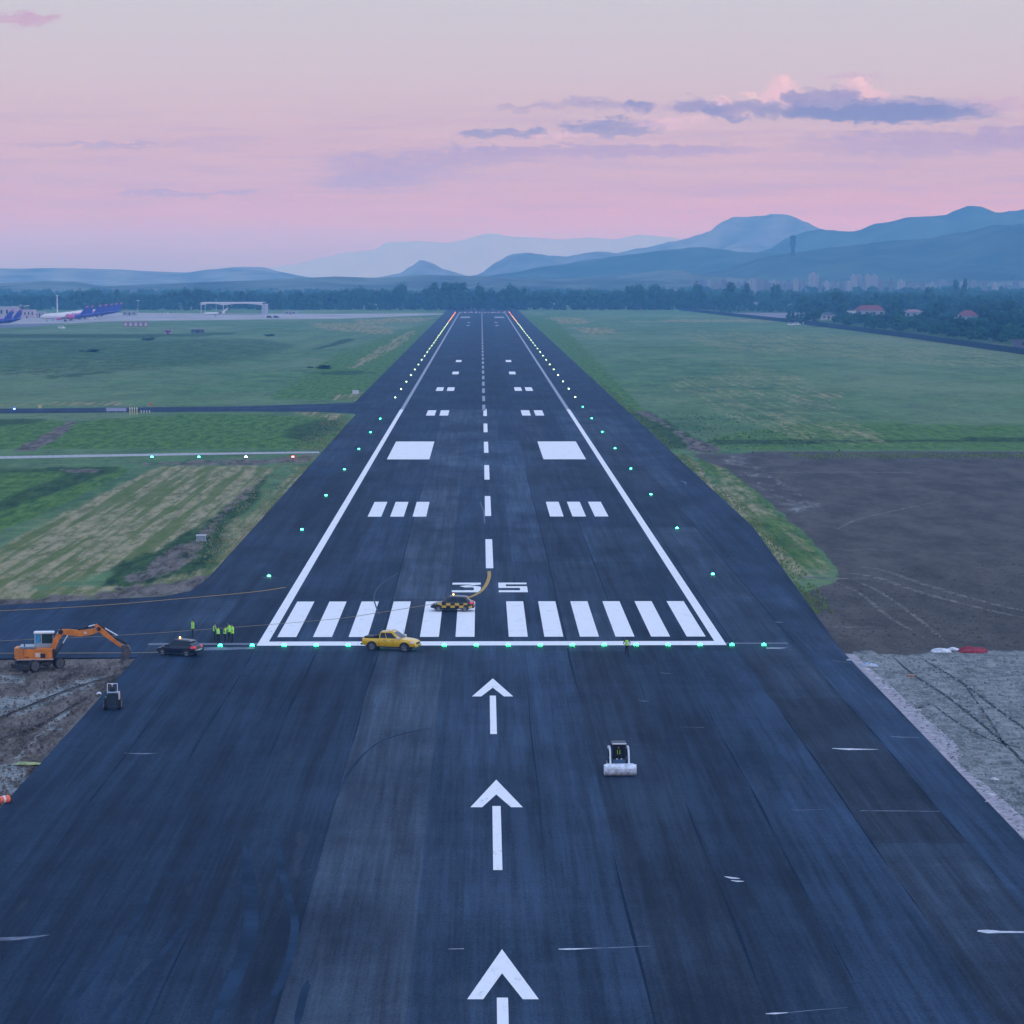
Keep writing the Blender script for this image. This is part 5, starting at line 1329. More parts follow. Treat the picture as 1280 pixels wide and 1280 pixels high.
cabinet('small white cabinet in the grass where the narrow taxiway meets the runway', 444.5, 492.5, 1.9, 1.0, 1.0, mat('cabinet_white', (.52,.56,.62), .5))
def rock(label, px, py, r, m, seed, flat=.6, grp=None, z=0):
    rr = random.Random(seed); X0, Y0 = gp(px, py)
    bm = bmesh.new(); bmesh.ops.create_icosphere(bm, subdivisions=2, radius=r)
    for v_ in bm.verts: v_.co *= rr.uniform(.78, 1.15); v_.co.z = max(-r*.2, v_.co.z*flat)
    me = bpy.data.meshes.new('boulder'); bm.to_mesh(me); bm.free(); me.materials.append(m)
    o = bpy.data.objects.new('boulder', me); COL.objects.link(o); o.location = (X0, Y0, z+r*.12); o.rotation_euler = (0,0,rr.uniform(0,6)); o.scale = (1.3, .9, 1)
    return tag(o, label, 'rock', grp)
MR = mat('pale_rock', (.42,.42,.44), .9, var=.3, scale=3, bump=.5); MRD = mat('dark_rock', (.10,.10,.11), .9, var=.3, scale=3, bump=.5)
rock('lone dark boulder on the grass verge above the left taxiway', 148.5, 737, .42, MRD, 2)
RG = 'pale rubble stones along the concrete edge strip'
for i, (px, py, r, lb_) in enumerate([(1061,826,.22,'topmost pale stone at the narrow start of the concrete edge strip'),(1088,834,.38,'large pale stone beside the blue rubble at the top of the edge strip'),(1083,838,.26,'pale stone just below the large one at the top of the edge strip'),
        (1096,849,.24,'pale stone where the edge strip starts to widen'),(1107,862,.30,'pale stone beside the crooked bend of the edge strip'),(1148,889,.22,'small pale stone beside the dark hollow by the edge strip'),
        (1243,975.5,.26,'pale stone on the bare soil to the right of the edge strip'),(1238,995,.28,'pale stone lying in the middle of the wide edge strip'),(1224,990,.18,'small pale stone at the asphalt side of the edge strip'),
        (1234,1003,.17,'small pale stone just below the one in the middle of the edge strip'),(1278,1045,.25,'lowest pale stone where the edge strip leaves the picture'),(1190,954,.15,'tiny pale stone at the kink of the edge strip')]):
    rock(lb_, px, py, r, MR, 20+i, grp=RG, z=.03)
rock('dark blue-black clod in a hollow beside the upper edge strip', 1152, 884, .32, MRD, 50)
rock('orange-brown stone on the pale gravel by a wheel rut', 1139, 845.5, .30, mat('rust_rock', (.30,.17,.11), .9, var=.3), 51)
# heap of white sacks and red sheet
def heap(name, label, cat, px, py, L_, W_, H_, m, seed):
    rr = random.Random(seed); X0, Y0 = gp(px, py); bm = bmesh.new(); bmesh.ops.create_icosphere(bm, subdivisions=4, radius=1)
    ph = [(rr.uniform(2,7), rr.uniform(2,7), rr.uniform(0,6)) for _ in range(6)]
    for v_ in bm.verts:
        c = v_.co; d = sum(math.sin(a*c.x+b_*c.y+p) for a, b_, p in ph)/6
        f = 1+.30*d; c.x *= L_/2*f; c.y *= W_/2*f; c.z = max(-.03, c.z*H_*(1+.5*d)*(1-.25*abs(c.x)/L_))
    me = bpy.data.meshes.new(name); bm.to_mesh(me); bm.free(); me.materials.append(m)
    o = bpy.data.objects.new(name, me); COL.objects.link(o); o.location = (X0, Y0, .0); return tag(o, label, cat)
heap('white_sacks', 'crumpled white sacking on the edge of the pale gravel', 'sack', 1177, 815, 1.9, .9, .32, mat('white_sack', (.62,.66,.72), .7, var=.2), 4)
heap('white_sack', 'smaller white sack between the larger white sacking and the red sheet', 'sack', 1191, 812.5, 1.3, .6, .24, MATS['white_sack'], 5)
heap('red_sheet', 'crumpled dark red sheet lying on the edge of the bare field', 'sheet', 1216, 815.5, 2.6, 1.2, .50, mat('red_sheet', (.26,.025,.045), .7, var=.3), 6)
heap('blue_debris', 'low heap of blue-white rubble at the top of the edge strip', 'rubble', 1087, 833, 1.6, 1.0, .3, mat('blue_rubble', (.30,.40,.52), .8, var=.45, scale=4), 8)
heap('yellow_green_sheet', 'pale yellow-green plastic sheet on the trench soil near the asphalt', 'sheet', 34, 955, 2.1, .9, .14, mat('lime_sheet', (.26,.30,.12), .7, var=.35, scale=3), 9)
heap('white_bag', 'small white bag on the soil beside the small tractor', 'sack', 123.5, 867.5, .42, .3, .2, MATS['white_sack'], 10)
# orange traffic barrel lying on its side
X0, Y0 = gp(8, 1005); t_ = thing('orange_barrel', 'orange barrel lying on its side at the left edge of the asphalt', 'barrel', (X0-.15, Y0, .05), R(40))
om = mat('barrel_orange', (.85,.17,.09), .5)
mb = MB(); mb.tube((-.36,0,.27),(.36,0,.27),.22,.27,n=20); mb.build('drum', om, t_, smooth=True)
mb = MB(); mb.tube((.36,0,.27),(.42,0,.27),.31,.31,n=20); mb.build('rim', M_BLACK, t_)
mb = MB(); mb.tube((-.12,0,.27),(.02,0,.27),.245,.252,n=20); mb.build('white_band', M_WHITE, t_)
# taxiway board and striped posts
X0, Y0 = gp(144, 516); t_ = thing('guidance_board', 'long low pale lilac board beside the narrow taxiway', 'sign', (X0, Y0+2, 0))
mb = MB(); mb.box(-2.6,2.6,-.1,.1,.35,1.15); mb.build('panel', mat('board_lilac', (.36,.36,.55), .5), t_)
for x in (-2.1,0,2.1):
    mb = MB(); mb.box(x-.06,x+.06,-.05,.05,-.05,.35); mb.build('leg', M_STEEL, t_)
yp = mat('post_yellow', (.50,.46,.20), .5); first = None
nm = ['leftmost','second from the left','third from the left','rightmost']
for i, px in enumerate((162.5, 165.3, 168.2, 171.2)):
    if first is None:
        first = thing('marker_post', 'x', 'post'); mb = MB()
        mb.box(-.13,.13,-.13,.13,0,1.9); mb.build('post', yp, first); mb = MB(); mb.box(-.15,.15,-.15,.15,1.5,1.7); mb.build('band', M_WHITE, first); c = first; cache(first)
    else: c = dup(first, (0,0,0))
    X0, Y0 = gp(px, 518.3); c.location = (X0, Y0, 0); tag(c, 'pale yellow upright marker post, %s of four beside the lilac board' % nm[i], 'post', 'yellow posts at the narrow taxiway')
fp = None
for i, px in enumerate((176.5, 180, 183.5, 187)):
    if fp is None:
        fp = thing('edge_marker', 'x', 'marker'); mb = MB(); mb.tube((0,0,0),(0,0,.4),.06,n=8); mb.build('stem', M_WHITE, fp); mb = MB(); mb.tube((0,0,.4),(0,0,.7),.14,.12,n=10); mb.build('cap', M_WHITE, fp); c = fp; cache(fp)
    else: c = dup(fp, (0,0,0))
    X0, Y0 = gp(px, 516.5); c.location = (X0, Y0, 0); tag(c, 'tiny white marker, %s of four to the right of the yellow posts' % nm[i], 'marker', 'white markers at the narrow taxiway')
for i, (px, py, c_, lb_) in enumerate(((50,512,(.55,.50,.22),'small yellow marker board at the far side of the narrow taxiway'),(188,509.3,(.45,.20,.14),'small red-brown marker board on the far verge of the narrow taxiway'))):
    X0, Y0 = gp(px, py); t_ = thing('marker_board', lb_, 'sign', (X0, Y0, 0)); mb = MB(); mb.box(-.45,.45,-.08,.08,.4,1.3); mb.build('panel', mat('board_%d' % i, c_, .5), t_)
    for x in (-.3,.3): mb = MB(); mb.box(x-.05,x+.05,-.05,.05,-.05,.4); mb.build('leg', M_STEEL, t_)

# ================================================================== FAR AIRPORT
PINKF = (.46,.10,.30); BLUEF = (.030,.030,.32); WHF = (.62,.62,.66)
def airliner_proto():
    t_ = thing('airliner', 'x', 'airliner')
    mw, mp, mbm = mat('plane_white', WHF, .35, var=.04), mat('plane_pink', PINKF, .35, var=.06), mat('plane_blue', BLUEF, .35, var=.06)
    st_ = [(18.6,.15,3.2),(18.1,.7,3.3),(17.0,1.3,3.5),(15.2,1.85,3.7),(13,1.97,3.75),(6,1.97,3.75),(1,1.97,3.75),(-2.5,1.97,3.75),(-5,1.97,3.75),(-9,1.95,3.8),(-12,1.6,4.1),(-15,1.05,4.5),(-17.6,.5,4.9),(-18.9,.2,5.05)]
    rings = [[(x, r*math.cos(2*math.pi*i/16), z+r*1.04*math.sin(2*math.pi*i/16)) for i in range(16)] for x, r, z in st_]
    mb = MB(); mb.loft(rings)
    for j in range(len(st_)-1):
        xm = (st_[j][0]+st_[j+1][0])/2
        for i in range(16): mb.mi[j*16+i] = 0 if xm > -1 else 1 if xm > -9.5 else 2
    mb.mi[-1] = 2
    mb.build('fuselage', [mw, mp, mbm], t_, smooth=True)
    mb = MB(); mb.prism([(-12.2,5.4),(-15.2,5.6),(-18.2,6.0),(-19.6,11.9),(-17.9,11.9)], -.16, .16); f = mb.build('tail_fin', mbm, t_)
    mb = MB(); mb.prism([(-18.9,10.6),(-19.65,12.0),(-17.85,12.0),(-17.2,10.6)], -.18, .18); mb.build('fin_tip', mp, f)
    for s in (-1,1):
        mb = MB(); mb.hexa([(3.6,s*1.6,2.7),(-3.2,s*1.6,2.7),(-4.6,s*16.9,3.9),(-3.1,s*16.9,3.9)], [(3.4,s*1.6,3.2),(-3.2,s*1.6,2.95),(-4.6,s*16.9,4.02),(-3.1,s*16.9,4.05)]); w_ = mb.build('wing', mw, t_)
        mb = MB(); mb.prism([(-3.2,3.9),(-4.8,3.9),(-5.7,6.1),(-5.0,6.1)], s*16.9-.06, s*16.9+.06); mb.build('winglet', mp, w_)
        mb = MB(); mb.tube((4.6,s*5.75,2.0),(1.0,s*5.75,2.15),1.12,.75,n=14); mb.box(-.5,3.4,s*5.75-.15,s*5.75+.15,2.6,3.2); mb.build('engine', mp, t_, smooth=True)
        mb = MB(); mb.hexa([(-14.6,s*.7,4.8),(-17.6,s*.7,4.8),(-18.6,s*6.2,5.3),(-17.3,s*6.2,5.3)], [(-14.6,s*.7,5.05),(-17.6,s*.7,4.95),(-18.6,s*6.2,5.38),(-17.3,s*6.2,5.4)]); mb.build('tailplane', mbm, t_)
        mb = MB(); mb.tube((-1.2,s*3.8,.55),(-1.2,s*3.8,2.6),.14); 
        for q in (-.45,.45): mb.tube((-1.2,s*3.8+q-.2,.55),(-1.2,s*3.8+q+.2,.55),.56,n=12)
        mb.build('main_gear', M_BLACK, t_)
    mb = MB(); mb.tube((13.2,0,.4),(13.2,0,2.2),.10); mb.tube((13.2,-.35,.38),(13.2,.35,.38),.38,n=12); mb.build('nose_gear', M_BLACK, t_)
    mb = MB()
    for s in (-1,1): mb.box(17.0,17.5,s*.9-.25,s*.9+.25,4.15,4.5)
    mb.build('cockpit_window', M_GLASS, t_)
    cache(t_); return t_
ap = airliner_proto(); first = True
NM = ['nearest airliner of the parked row, its white nose and pink belly in full view', 'second airliner of the parked row, tail showing behind the nearest one', 'third parked airliner from the front, marked by its leaning blue tail',
      'fourth parked airliner from the front, mostly its blue tail in view', 'fifth parked airliner from the front, mostly its blue tail in view', 'sixth parked airliner from the front, mostly its blue tail in view', 'farthest airliner of the parked row, the rightmost blue tail']
for i, (fx, Yd) in enumerate(((110.5,2190),(117,2235),(127,2285),(134,2330),(141,2380),(147,2430),(153,2480))):
    X0 = at(fx, Yd) - 18.0
    c = ap if i == 0 else dup(ap, (0,0,0))
    c.location = (X0, Yd, .02); c.rotation_euler = (0,0,R(180)); tag(c, NM[i], 'airliner', 'airliners parked in a row on the apron')
for fx, Yd, lb_ in ((28, 1995, 'blue-tailed airliner just right of the one cut off by the left edge'), (17, 1960, 'blue-tailed airliner cut off by the left edge of the picture')):
    c = dup(ap, (at(fx, Yd)-18.0, Yd, .02), R(180), lb_, 'airliners at the left end of the apron')
# canopy hangar
Yd = gp(0, 393)[1]; xa, xb = at(252, Yd), at(329, Yd)
t_ = thing('canopy_hangar', 'wide open-fronted white canopy with twin shallow arches in front of the trees', 'hangar', ((xa+xb)/2, Yd+22, 0)); hw_ = (xb-xa)/2
cm = mat('canopy_white', (.50,.50,.56), .6)
for (a, b_) in ((-hw_, -hw_+(50/127.)*2*hw_*.92), (-hw_+(50/127.)*2*hw_*.92, hw_)):
    mb = MB(); n = 16
    pts = [(a + (b_-a)*i/n, 8.3 + 1.5*math.sin(math.pi*i/n)) for i in range(n+1)] + [(b_, 11.0), (a, 11.0)]
    mb.prism(pts, -20, -19.5); mb.box(a, b_, -19.5, 20, 10.6, 11.0); mb.build('roof_truss', cm, t_)
for x in (-hw_, -hw_+.36*2*hw_, hw_-.6):
    for y in (-19.8, 19.4):
        mb = MB(); mb.box(x, x+.6, y, y+.5, -.1, 9.6); mb.build('column', cm, t_)
mb = MB(); mb.box(hw_-.1, hw_+2.2, -19.9, 20, -.1, 9.4); mb.build('side_wall', mat('canopy_wall', (.30,.34,.44), .8), t_)
# business jet under it
Yj = gp(0, 395.5)[1]
t_ = thing('business_jet', 'white business jet with a high swept tail parked before the canopy hangar', 'small jet', (at(269, Yj), Yj, .02), R(180))
jw = mat('jet_white', (.60,.60,.66), .35, var=.04)
st_ = [(10.2,.1,2.1),(9.6,.45,2.15),(8.0,.95,2.3),(5,1.15,2.4),(-4,1.15,2.4),(-7,.85,2.6),(-9.8,.3,2.9)]
mb = MB(); mb.loft([[(x, r*math.cos(2*math.pi*i/14), z+r*math.sin(2*math.pi*i/14)) for i in range(14)] for x, r, z in st_]); mb.build('fuselage', jw, t_, smooth=True)
mb = MB(); mb.prism([(-5.4,3.2),(-8.8,3.3),(-12.6,7.0),(-10.6,7.0)], -.14, .14); mb.build('tail_fin', jw, t_)
for s in (-1,1):
    mb = MB(); mb.hexa([(2.5,s*.9,1.7),(-2.2,s*.9,1.7),(-4.2,s*10,2.4),(-3.0,s*10,2.4)], [(2.5,s*.9,1.95),(-2.2,s*.9,1.85),(-4.2,s*10,2.48),(-3.0,s*10,2.5)]); mb.build('wing', jw, t_)
    mb = MB(); mb.hexa([(-10.3,s*.1,6.9),(-12.5,s*.1,6.9),(-13.2,s*3.6,7.0),(-12.4,s*3.6,7.0)], [(-10.3,s*.1,7.08),(-12.5,s*.1,7.05),(-13.2,s*3.6,7.08),(-12.4,s*3.6,7.1)]); mb.build('tailplane', jw, t_)
    mb = MB(); mb.tube((-4.2,s*1.75,3.0),(-7.2,s*1.75,3.1),.58,.42,n=12); mb.build('engine', M_BLACK, t_)
    mb = MB(); mb.tube((-1,s*1.4,.4),(-1,s*1.4,1.8),.1); mb.tube((-1,s*1.4-.2,.38),(-1,s*1.4+.2,.38),.38,n=10); mb.build('main_gear', M_BLACK, t_)
mb = MB(); mb.tube((7.6,0,.3),(7.6,0,1.6),.08); mb.tube((7.6,-.2,.28),(7.6,.2,.28),.28,n=10); mb.build('nose_gear', M_BLACK, t_)
# containers and sheds
cp_ = [mat('container_pale', (.46,.44,.50), .6), mat('container_rose', (.26,.15,.22), .6)]
Yc = gp(0, 408.3)[1]; wid = (187-155.5)/3500*Yc/5
for i in range(5):
    t_ = thing('container', ['leftmost', 'second from the left', 'middle', 'second from the right', 'rightmost'][i] + ' of five small pale-doored cabins in a row below the apron', 'container', (at(155.5, Yc)+wid*(i+.5), Yc, 0), 0, 'five small cabins in a row below the apron')
    mb = MB(); mb.box(-wid*.46,wid*.46,-1.3,1.3,0,3.2); mb.build('shell', cp_[1], t_)
    mb = MB(); mb.box(-wid*.22,wid*.30,-1.36,-1.31,.5,2.8); mb.build('door', cp_[0], t_)
    mb = MB(); mb.box(-wid*.47,wid*.47,-1.4,1.4,3.2,3.4); mb.build('roof', cp_[1], t_)
def shed(name, label, cat, pxa, pxb, py, h_, d_, wall, roofc, flat=True, wins=3, rh=None, grp=None, depthwall=None):
    Yd = gp(0, py)[1]; xa, xb = at(pxa, Yd), at(pxb, Yd); w2 = (xb-xa)/2
    t_ = thing(name, label, cat, ((xa+xb)/2, Yd+d_/2, 0), 0, grp)
    mb = MB(); mb.box(-w2,w2,-d_/2,d_/2,-.2,h_); mb.build('wall', wall, t_)
    mb = MB()
    if flat: mb.box(-w2-.2,w2+.2,-d_/2-.2,d_/2+.2,h_,h_+.35)
    else:
        r_ = rh or h_*.5; e = min(.6, w2*.1)
        mb.add([(-w2-e,-d_/2-e,h_),(w2+e,-d_/2-e,h_),(w2+e,d_/2+e,h_),(-w2-e,d_/2+e,h_),(-w2+d_*.35,0,h_+r_),(w2-d_*.35,0,h_+r_)], [(0,1,5,4),(2,3,4,5),(1,2,5),(3,0,4),(3,2,1,0)])
    mb.build('roof', roofc, t_)
    for i in range(wins):
        x = -w2 + 2*w2*(i+.5)/wins; mb = MB(); mb.box(x-w2/wins*.35,x+w2/wins*.35,-d_/2-.05,-d_/2,h_*.40,h_*.75); mb.build('window', M_GLASS, t_)
    if wins: mb = MB(); mb.box(-.5,.5,-d_/2-.06,-d_/2,0,2.1); mb.build('door', M_BLACK, t_)
    return t_
HW = mat('house_wall', (.30,.31,.36), .9); HR = mat('red_roof_tiles', (.17,.040,.045), .9, var=.2, scale=.5); HP = mat('pink_roof_tiles', (.25,.15,.17), .9, var=.2); HG = mat('dark_roof', (.05,.06,.075), .8); HGY = mat('grey_wall', (.30,.31,.34), .9)
shed('hut', 'small pinkish hut standing alone in the grass right of the cabins', 'hut', 206, 216, 417.5, 2.6, 3, mat('hut_pink', (.34,.25,.33), .8), HGY, wins=2)
shed('low_store', 'low dark grid-fronted store in the grass below the apron', 'store', 240, 256, 417, 2.6, 4, mat('store_dark', (.10,.12,.18), .8), HGY, wins=4)
shed('low_store', 'low flat white terminal shed behind the last airliner tails', 'shed', 155, 172, 394.5, 3.6, 8, HW, HGY, wins=3)
shed('terminal_building', 'long low white building behind the leftmost airliners', 'building', -20, 22, 398, 9.5, 20, mat('terminal_wall', (.36,.36,.44), .8), HGY, wins=6)
shed('service_building', 'pinkish service building between the light poles and the parked airliners', 'building', 27, 45, 398, 7, 12, mat('service_wall', (.42,.36,.42), .8), HGY, wins=4)
shed('service_building', 'low pale service building left of the nearest airliner nose', 'building', 46, 58, 397.5, 5, 10, mat('service_wall2', (.34,.36,.44), .8), HGY, wins=3)
shed('low_store', 'low pale shed at the right end of the apron', 'shed', 355, 372, 393, 2.8, 8, HW, HGY, wins=2)
def van(label, px, py, rz=0, m=None, L_=4.6, hgt=1.9, grp='small vehicles on the apron'):
    X0, Y0 = gp(px, py); t_ = thing('parked_van', label, 'van', (X0, Y0, .04), rz, grp)
    mb = MB(); mb.prism([(-L_/2,.3),(L_/2,.3),(L_/2,.95),(L_/2-.9,1.1),(L_/2-1.6,hgt),(-L_/2,hgt)], -.9, .9); mb.build('body', m or M_WHITE, t_, bevel=.06)
    mb = MB(); mb.box(-L_/2+.3,L_/2-1.7,-.92,-.90,1.15,1.65); mb.build('window', M_GLASS, t_)
    mb = MB(); 
    for x in (-L_*.3, L_*.3): wheel(t_, x, -.8, .34, .2); wheel(t_, x, .8, .34, .2)
van('white van parked beneath the leaning airliner tails', 112, 399.6); van('second white van just right of the one beneath the airliner tails', 117, 398.8)
van('small white vehicle on the apron halfway to the canopy hangar', 208.5, 393.6); van('small white vehicle at the grass edge below the parked airliners', 77.5, 411.2)
van('dark small vehicle on the apron right of the canopy hangar', 337, 397.6, m=M_BLACK); van('dark small vehicle, the right one of two right of the hangar', 345.5, 397.6, m=M_BLACK)
van('white van parked by the perimeter fence, leftmost of three', 989, 407, grp='vehicles by the perimeter fence'); van('white van parked by the perimeter fence, middle of three', 996.5, 406.5, grp='vehicles by the perimeter fence'); van('white van parked by the perimeter fence, rightmost of three', 1007.5, 405.5, grp='vehicles by the perimeter fence')
# masts and poles
def mast(label, px, ptop, pbase, r=.35, head=True, arm=False, m=None):
    Yd = gp(0, pbase)[1]; h_ = ztop(ptop, Yd)
    t_ = thing('light_mast', label, 'mast', (at(px, Yd), Yd, 0), 0, 'light masts around the apron')
    mb = MB(); mb.tube((0,0,-.2),(0,0,h_),r,r*.55,n=8); mb.build('pole', m or M_STEEL, t_)
    if head:
        mb = MB(); mb.box(-1.3,1.3,-.3,.3,h_-.3,h_); mb.build('lamp_head', M_STEEL, t_)
        for s in (-.9,0,.9): mb = MB(); mb.box(s-.3,s+.3,-.5,-.3,h_-.5,h_+.1); mb.build('lamp', M_WHITE, t_)
mast('tall white floodlight mast in front of the trees between the two airliner groups', 74, 369, 391.5, .7, m=mat('mast_white', (.58,.60,.66), .5))
for i, (px, tp) in enumerate(((11,383),(20,382.5),(28.5,381),(34,382),(37.5,381.5))):
    mast('thin light pole, %s of the far left cluster' % ['leftmost','second from the left','middle','second from the right','rightmost'][i], px, tp, 395, .28)
mast('thin light pole right of the parked airliners, in front of the trees', 174.5, 375, 393, .22); mast('thin pole rising behind the canopy hangar', 271.5, 372, 391.5, .25, head=False)

# ================================================================== RIGHT SIDE: fence, houses, city
fm = mat('fence_mesh_dark', (.018,.045,.090), .9, alpha=.85, spec=.1)
def fx(y):
    K = [(800,244),(1600,243),(2000,237),(2400,222),(2900,204)]
    for (a, xa), (b_, xb) in zip(K, K[1:]):
        if y <= b_: return xa+(xb-xa)*(y-a)/(b_-a)
    return 204
t_ = thing('perimeter_fence', 'long dark mesh fence running along the far side of the right-hand field', 'fence', (0, 0, 0))
for i in range(40):
    y0 = 900 + i*50; x0, x1 = fx(y0), fx(y0+50); mb = MB(); mb.hexa([(x0-.04,y0+.2,.05),(x0+.04,y0+.2,.05),(x1+.04,y0+49.8,.05),(x1-.04,y0+49.8,.05)], [(x0-.04,y0+.2,2.9),(x0+.04,y0+.2,2.9),(x1+.04,y0+49.8,2.9),(x1-.04,y0+49.8,2.9)]); mb.build('mesh_panel', fm, t_)
mb = MB()
for i in range(200): y0 = 900+i*10; x0 = fx(y0); mb.box(x0-.05,x0+.06,y0-.05,y0+.05,-.2,3.0)
ps = mb.build('posts', mat('post_grey', (.10,.13,.18), .8), t_); ps['kind'] = 'stuff'; ps.name = 'post_row'
shed('house', 'largest house beyond the fence, with a wide dull red roof and white walls', 'house', 1070, 1106, 397, 6.2, 14, HW, HR, False, 4, 4.2)
shed('house_wing', 'white flat-roofed house adjoining the left side of the largest red-roofed house', 'house', 1060, 1074, 397, 5.6, 9, mat('bright_wall', (.66,.66,.68), .9), HGY, True, 2)
shed('house', 'white house with a pale pinkish roof between the two red-roofed houses', 'house', 1131, 1154, 398, 5.2, 12, HW, HP, False, 3, 2.2)
shed('house', 'rightmost red-roofed house, half sunk in the trees beyond the fence', 'house', 1200, 1223, 404, 5.5, 12, HW, HR, False, 3, 4.0)
shed('outbuilding', 'low white outbuilding left of the rightmost red-roofed house', 'shed', 1186, 1203, 402, 2.8, 6, mat('bright_wall', (.66,.66,.68), .9), HGY, True, 3)
shed('house', 'white house with a dark roof among bushes near the three parked vans', 'house', 1027, 1044, 400, 4.0, 10, HW, HG, False, 3, 2.0)
shed('house', 'small pale house in the distance above the fence, left of the tall round tree', 'house', 999, 1009, 384, 7, 10, HW, HP, False, 2, 3)
shed('house', 'low pink-roofed distant house, left of the small pale one', 'house', 962, 976, 384, 6, 12, HGY, HP, False, 2, 3)
shed('long_shed', 'long low pale shed in front of the distant trees right of the field', 'shed', 918, 945, 384, 5, 12, HGY, HP, False, 4, 2)
shed('house', 'tiny pale house among the distant trees left of the long shed', 'house', 893, 903, 383, 7, 9, HW, HP, False, 2, 3)
shed('house', 'small white house among trees just left of the big dark round tree', 'house', 1235, 1241, 396, 6.5, 8, HW, HG, False, 2, 2.5)
shed('house', 'small white house at the right edge of the picture among trees', 'house', 1273, 1279, 398, 6, 8, HW, HG, False, 2, 2.5)
shed('greenhouse', 'long low white greenhouse at the far end of the right-hand field', 'greenhouse', 820, 862, 384.5, 2.2, 8, HW, HW, True, 0)
shed('long_shed', 'thin white wall-like shed at the far end of the field, left of the greenhouse', 'shed', 768, 795, 384, 2.0, 6, HW, HW, True, 0)
shed('hut', 'grey field hut in the corner of the field at the right edge of the picture', 'hut', 1268, 1300, 436, 4, 6, mat('hut_grey', (.10,.11,.15), .9), HG, True, 1)
# pale cleared plot
cb_ = MB(); cb_.flat([(at(900,2700),2700),(at(1008,2700),2700),(at(1010,2380),2380),(at(925,2380),2380)], .02); struct(flatbuild(cb_, 'cleared_plot', mat('plot_earth', (.16,.14,.19), .95, var=.3, scale=.03)))
# city blocks
def block(label, pxa, pxb, ptop, Yd, col, k, cat='apartment block'):
    xa, xb = at(pxa, Yd), at(pxb, Yd); h_ = ztop(ptop, Yd); w2 = (xb-xa)/2
    t_ = thing('apartment_block', label, cat, ((xa+xb)/2, Yd, 0), 0, 'blocks of the distant town')
    mb = MB(); mb.box(-w2,w2,-7,7,-1,h_); mb.box(-w2*.5,w2*.3,-3,3,h_,h_+2.5); mb.build('wall', col, t_)
    fl = max(2, int(h_/3.2)); nw = max(2, int(w2*2/5))
    mb = MB()
    for f in range(fl):
        for i in range(nw):
            x = -w2+2*w2*(i+.5)/nw; mb.box(x-w2/nw*.45,x+w2/nw*.45,-7.05,-7.0,h_-2.6-f*3.2,h_-1.2-f*3.2)
    o = mb.build('windows', mat('far_glass', (.13,.14,.18), .6), t_); o.name = 'window_grid'; o['kind'] = 'stuff'
CW = [mat('town_wall_a', (.17,.16,.20), .9), mat('town_wall_b', (.12,.11,.15), .9), mat('town_wall_c', (.27,.26,.29), .9)]
block('pale round-topped tower block, leftmost tall block of the distant town', 1010.5, 1022, 342.5, 4200, CW[2], 0)
block('pale slab block, left of the twin slabs in the middle of the distant town', 1063, 1069, 344.5, 4100, CW[2], 1); block('pale slab block close to the right of the first of the twin slabs', 1070.5, 1077, 344.8, 4110, CW[2], 2)
block('pale slab block, left of the second pair in the distant town', 1080.5, 1087, 344.2, 4100, CW[2], 3); block('pale slab block, right of the second pair in the distant town', 1089, 1096, 344.5, 4120, CW[2], 4)
rr = random.Random(5)
for i, px in enumerate(list(range(868, 1010, 9)) + list(range(1024, 1062, 9)) + list(range(1100, 1290, 13))):
    w_ = rr.uniform(3.5, 9); tp = rr.uniform(349.0, 353.5) + (1.5 if px > 1120 else 0)
    if px == 1180: tp = 347.5
    block('small pale block of the distant town above the treetops, %s from its left end' % ordw(i+1), px-w_/2, px+w_/2, tp, rr.uniform(3900, 4300), CW[i % 3], i)
# tower on the hill ridge
Yt = 5500
t_ = thing('telecom_tower', 'dark hazy tower standing on the hill slope below the flat-topped mountain', 'tower', (at(990, Yt), Yt, 60))
zt = ztop(292, Yt)-60
dmt = mat('tower_dark', (.010,.014,.022), .9, spec=.0)
mb = MB(); mb.tube((0,0,-8),(0,0,zt*.86),4.0,3.4,n=10); mb.build('shaft', dmt, t_)
mb = MB(); mb.tube((0,0,zt*.55),(0,0,zt*.92),5.4,5.4,n=12); mb.build('head', dmt, t_)
mb = MB(); mb.tube((0,0,zt*.9),(0,0,zt),.8,.4,n=6); mb.build('aerial', dmt, t_)
# power pylon-like posts near the town
# ================================================================== TREES
LEAF = [(.012,.042,.022), (.017,.052,.024), (.009,.034,.020)]
def leafmat(name, c):
    m = bpy.data.materials.new(name); m.use_nodes = True; t = NT(m.node_tree)
    b = t.n('ShaderNodeBsdfPrincipled'); o = t.n('ShaderNodeOutputMaterial'); t.l(b.outputs[0], o.inputs[0])
    g_ = t.n('ShaderNodeNewGeometry'); oi = t.n('ShaderNodeObjectInfo')
    r_ = t.m('MULTIPLY_ADD', g_.outputs['Random Per Island'], 0.9, t.m('MULTIPLY', oi.outputs['Random'], 0.5))
    t.l(t.mix(r_, tuple(v*.55 for v in c), tuple(v*2.0 for v in c)), b.inputs['Base Color']); b.inputs['Roughness'].default_value = .9; b.inputs['Specular IOR Level'].default_value = .0
    return m
LM = [leafmat('foliage_%d' % i, c) for i, c in enumerate(LEAF)]
BARK = mat('bark', (.07,.055,.045), .95)
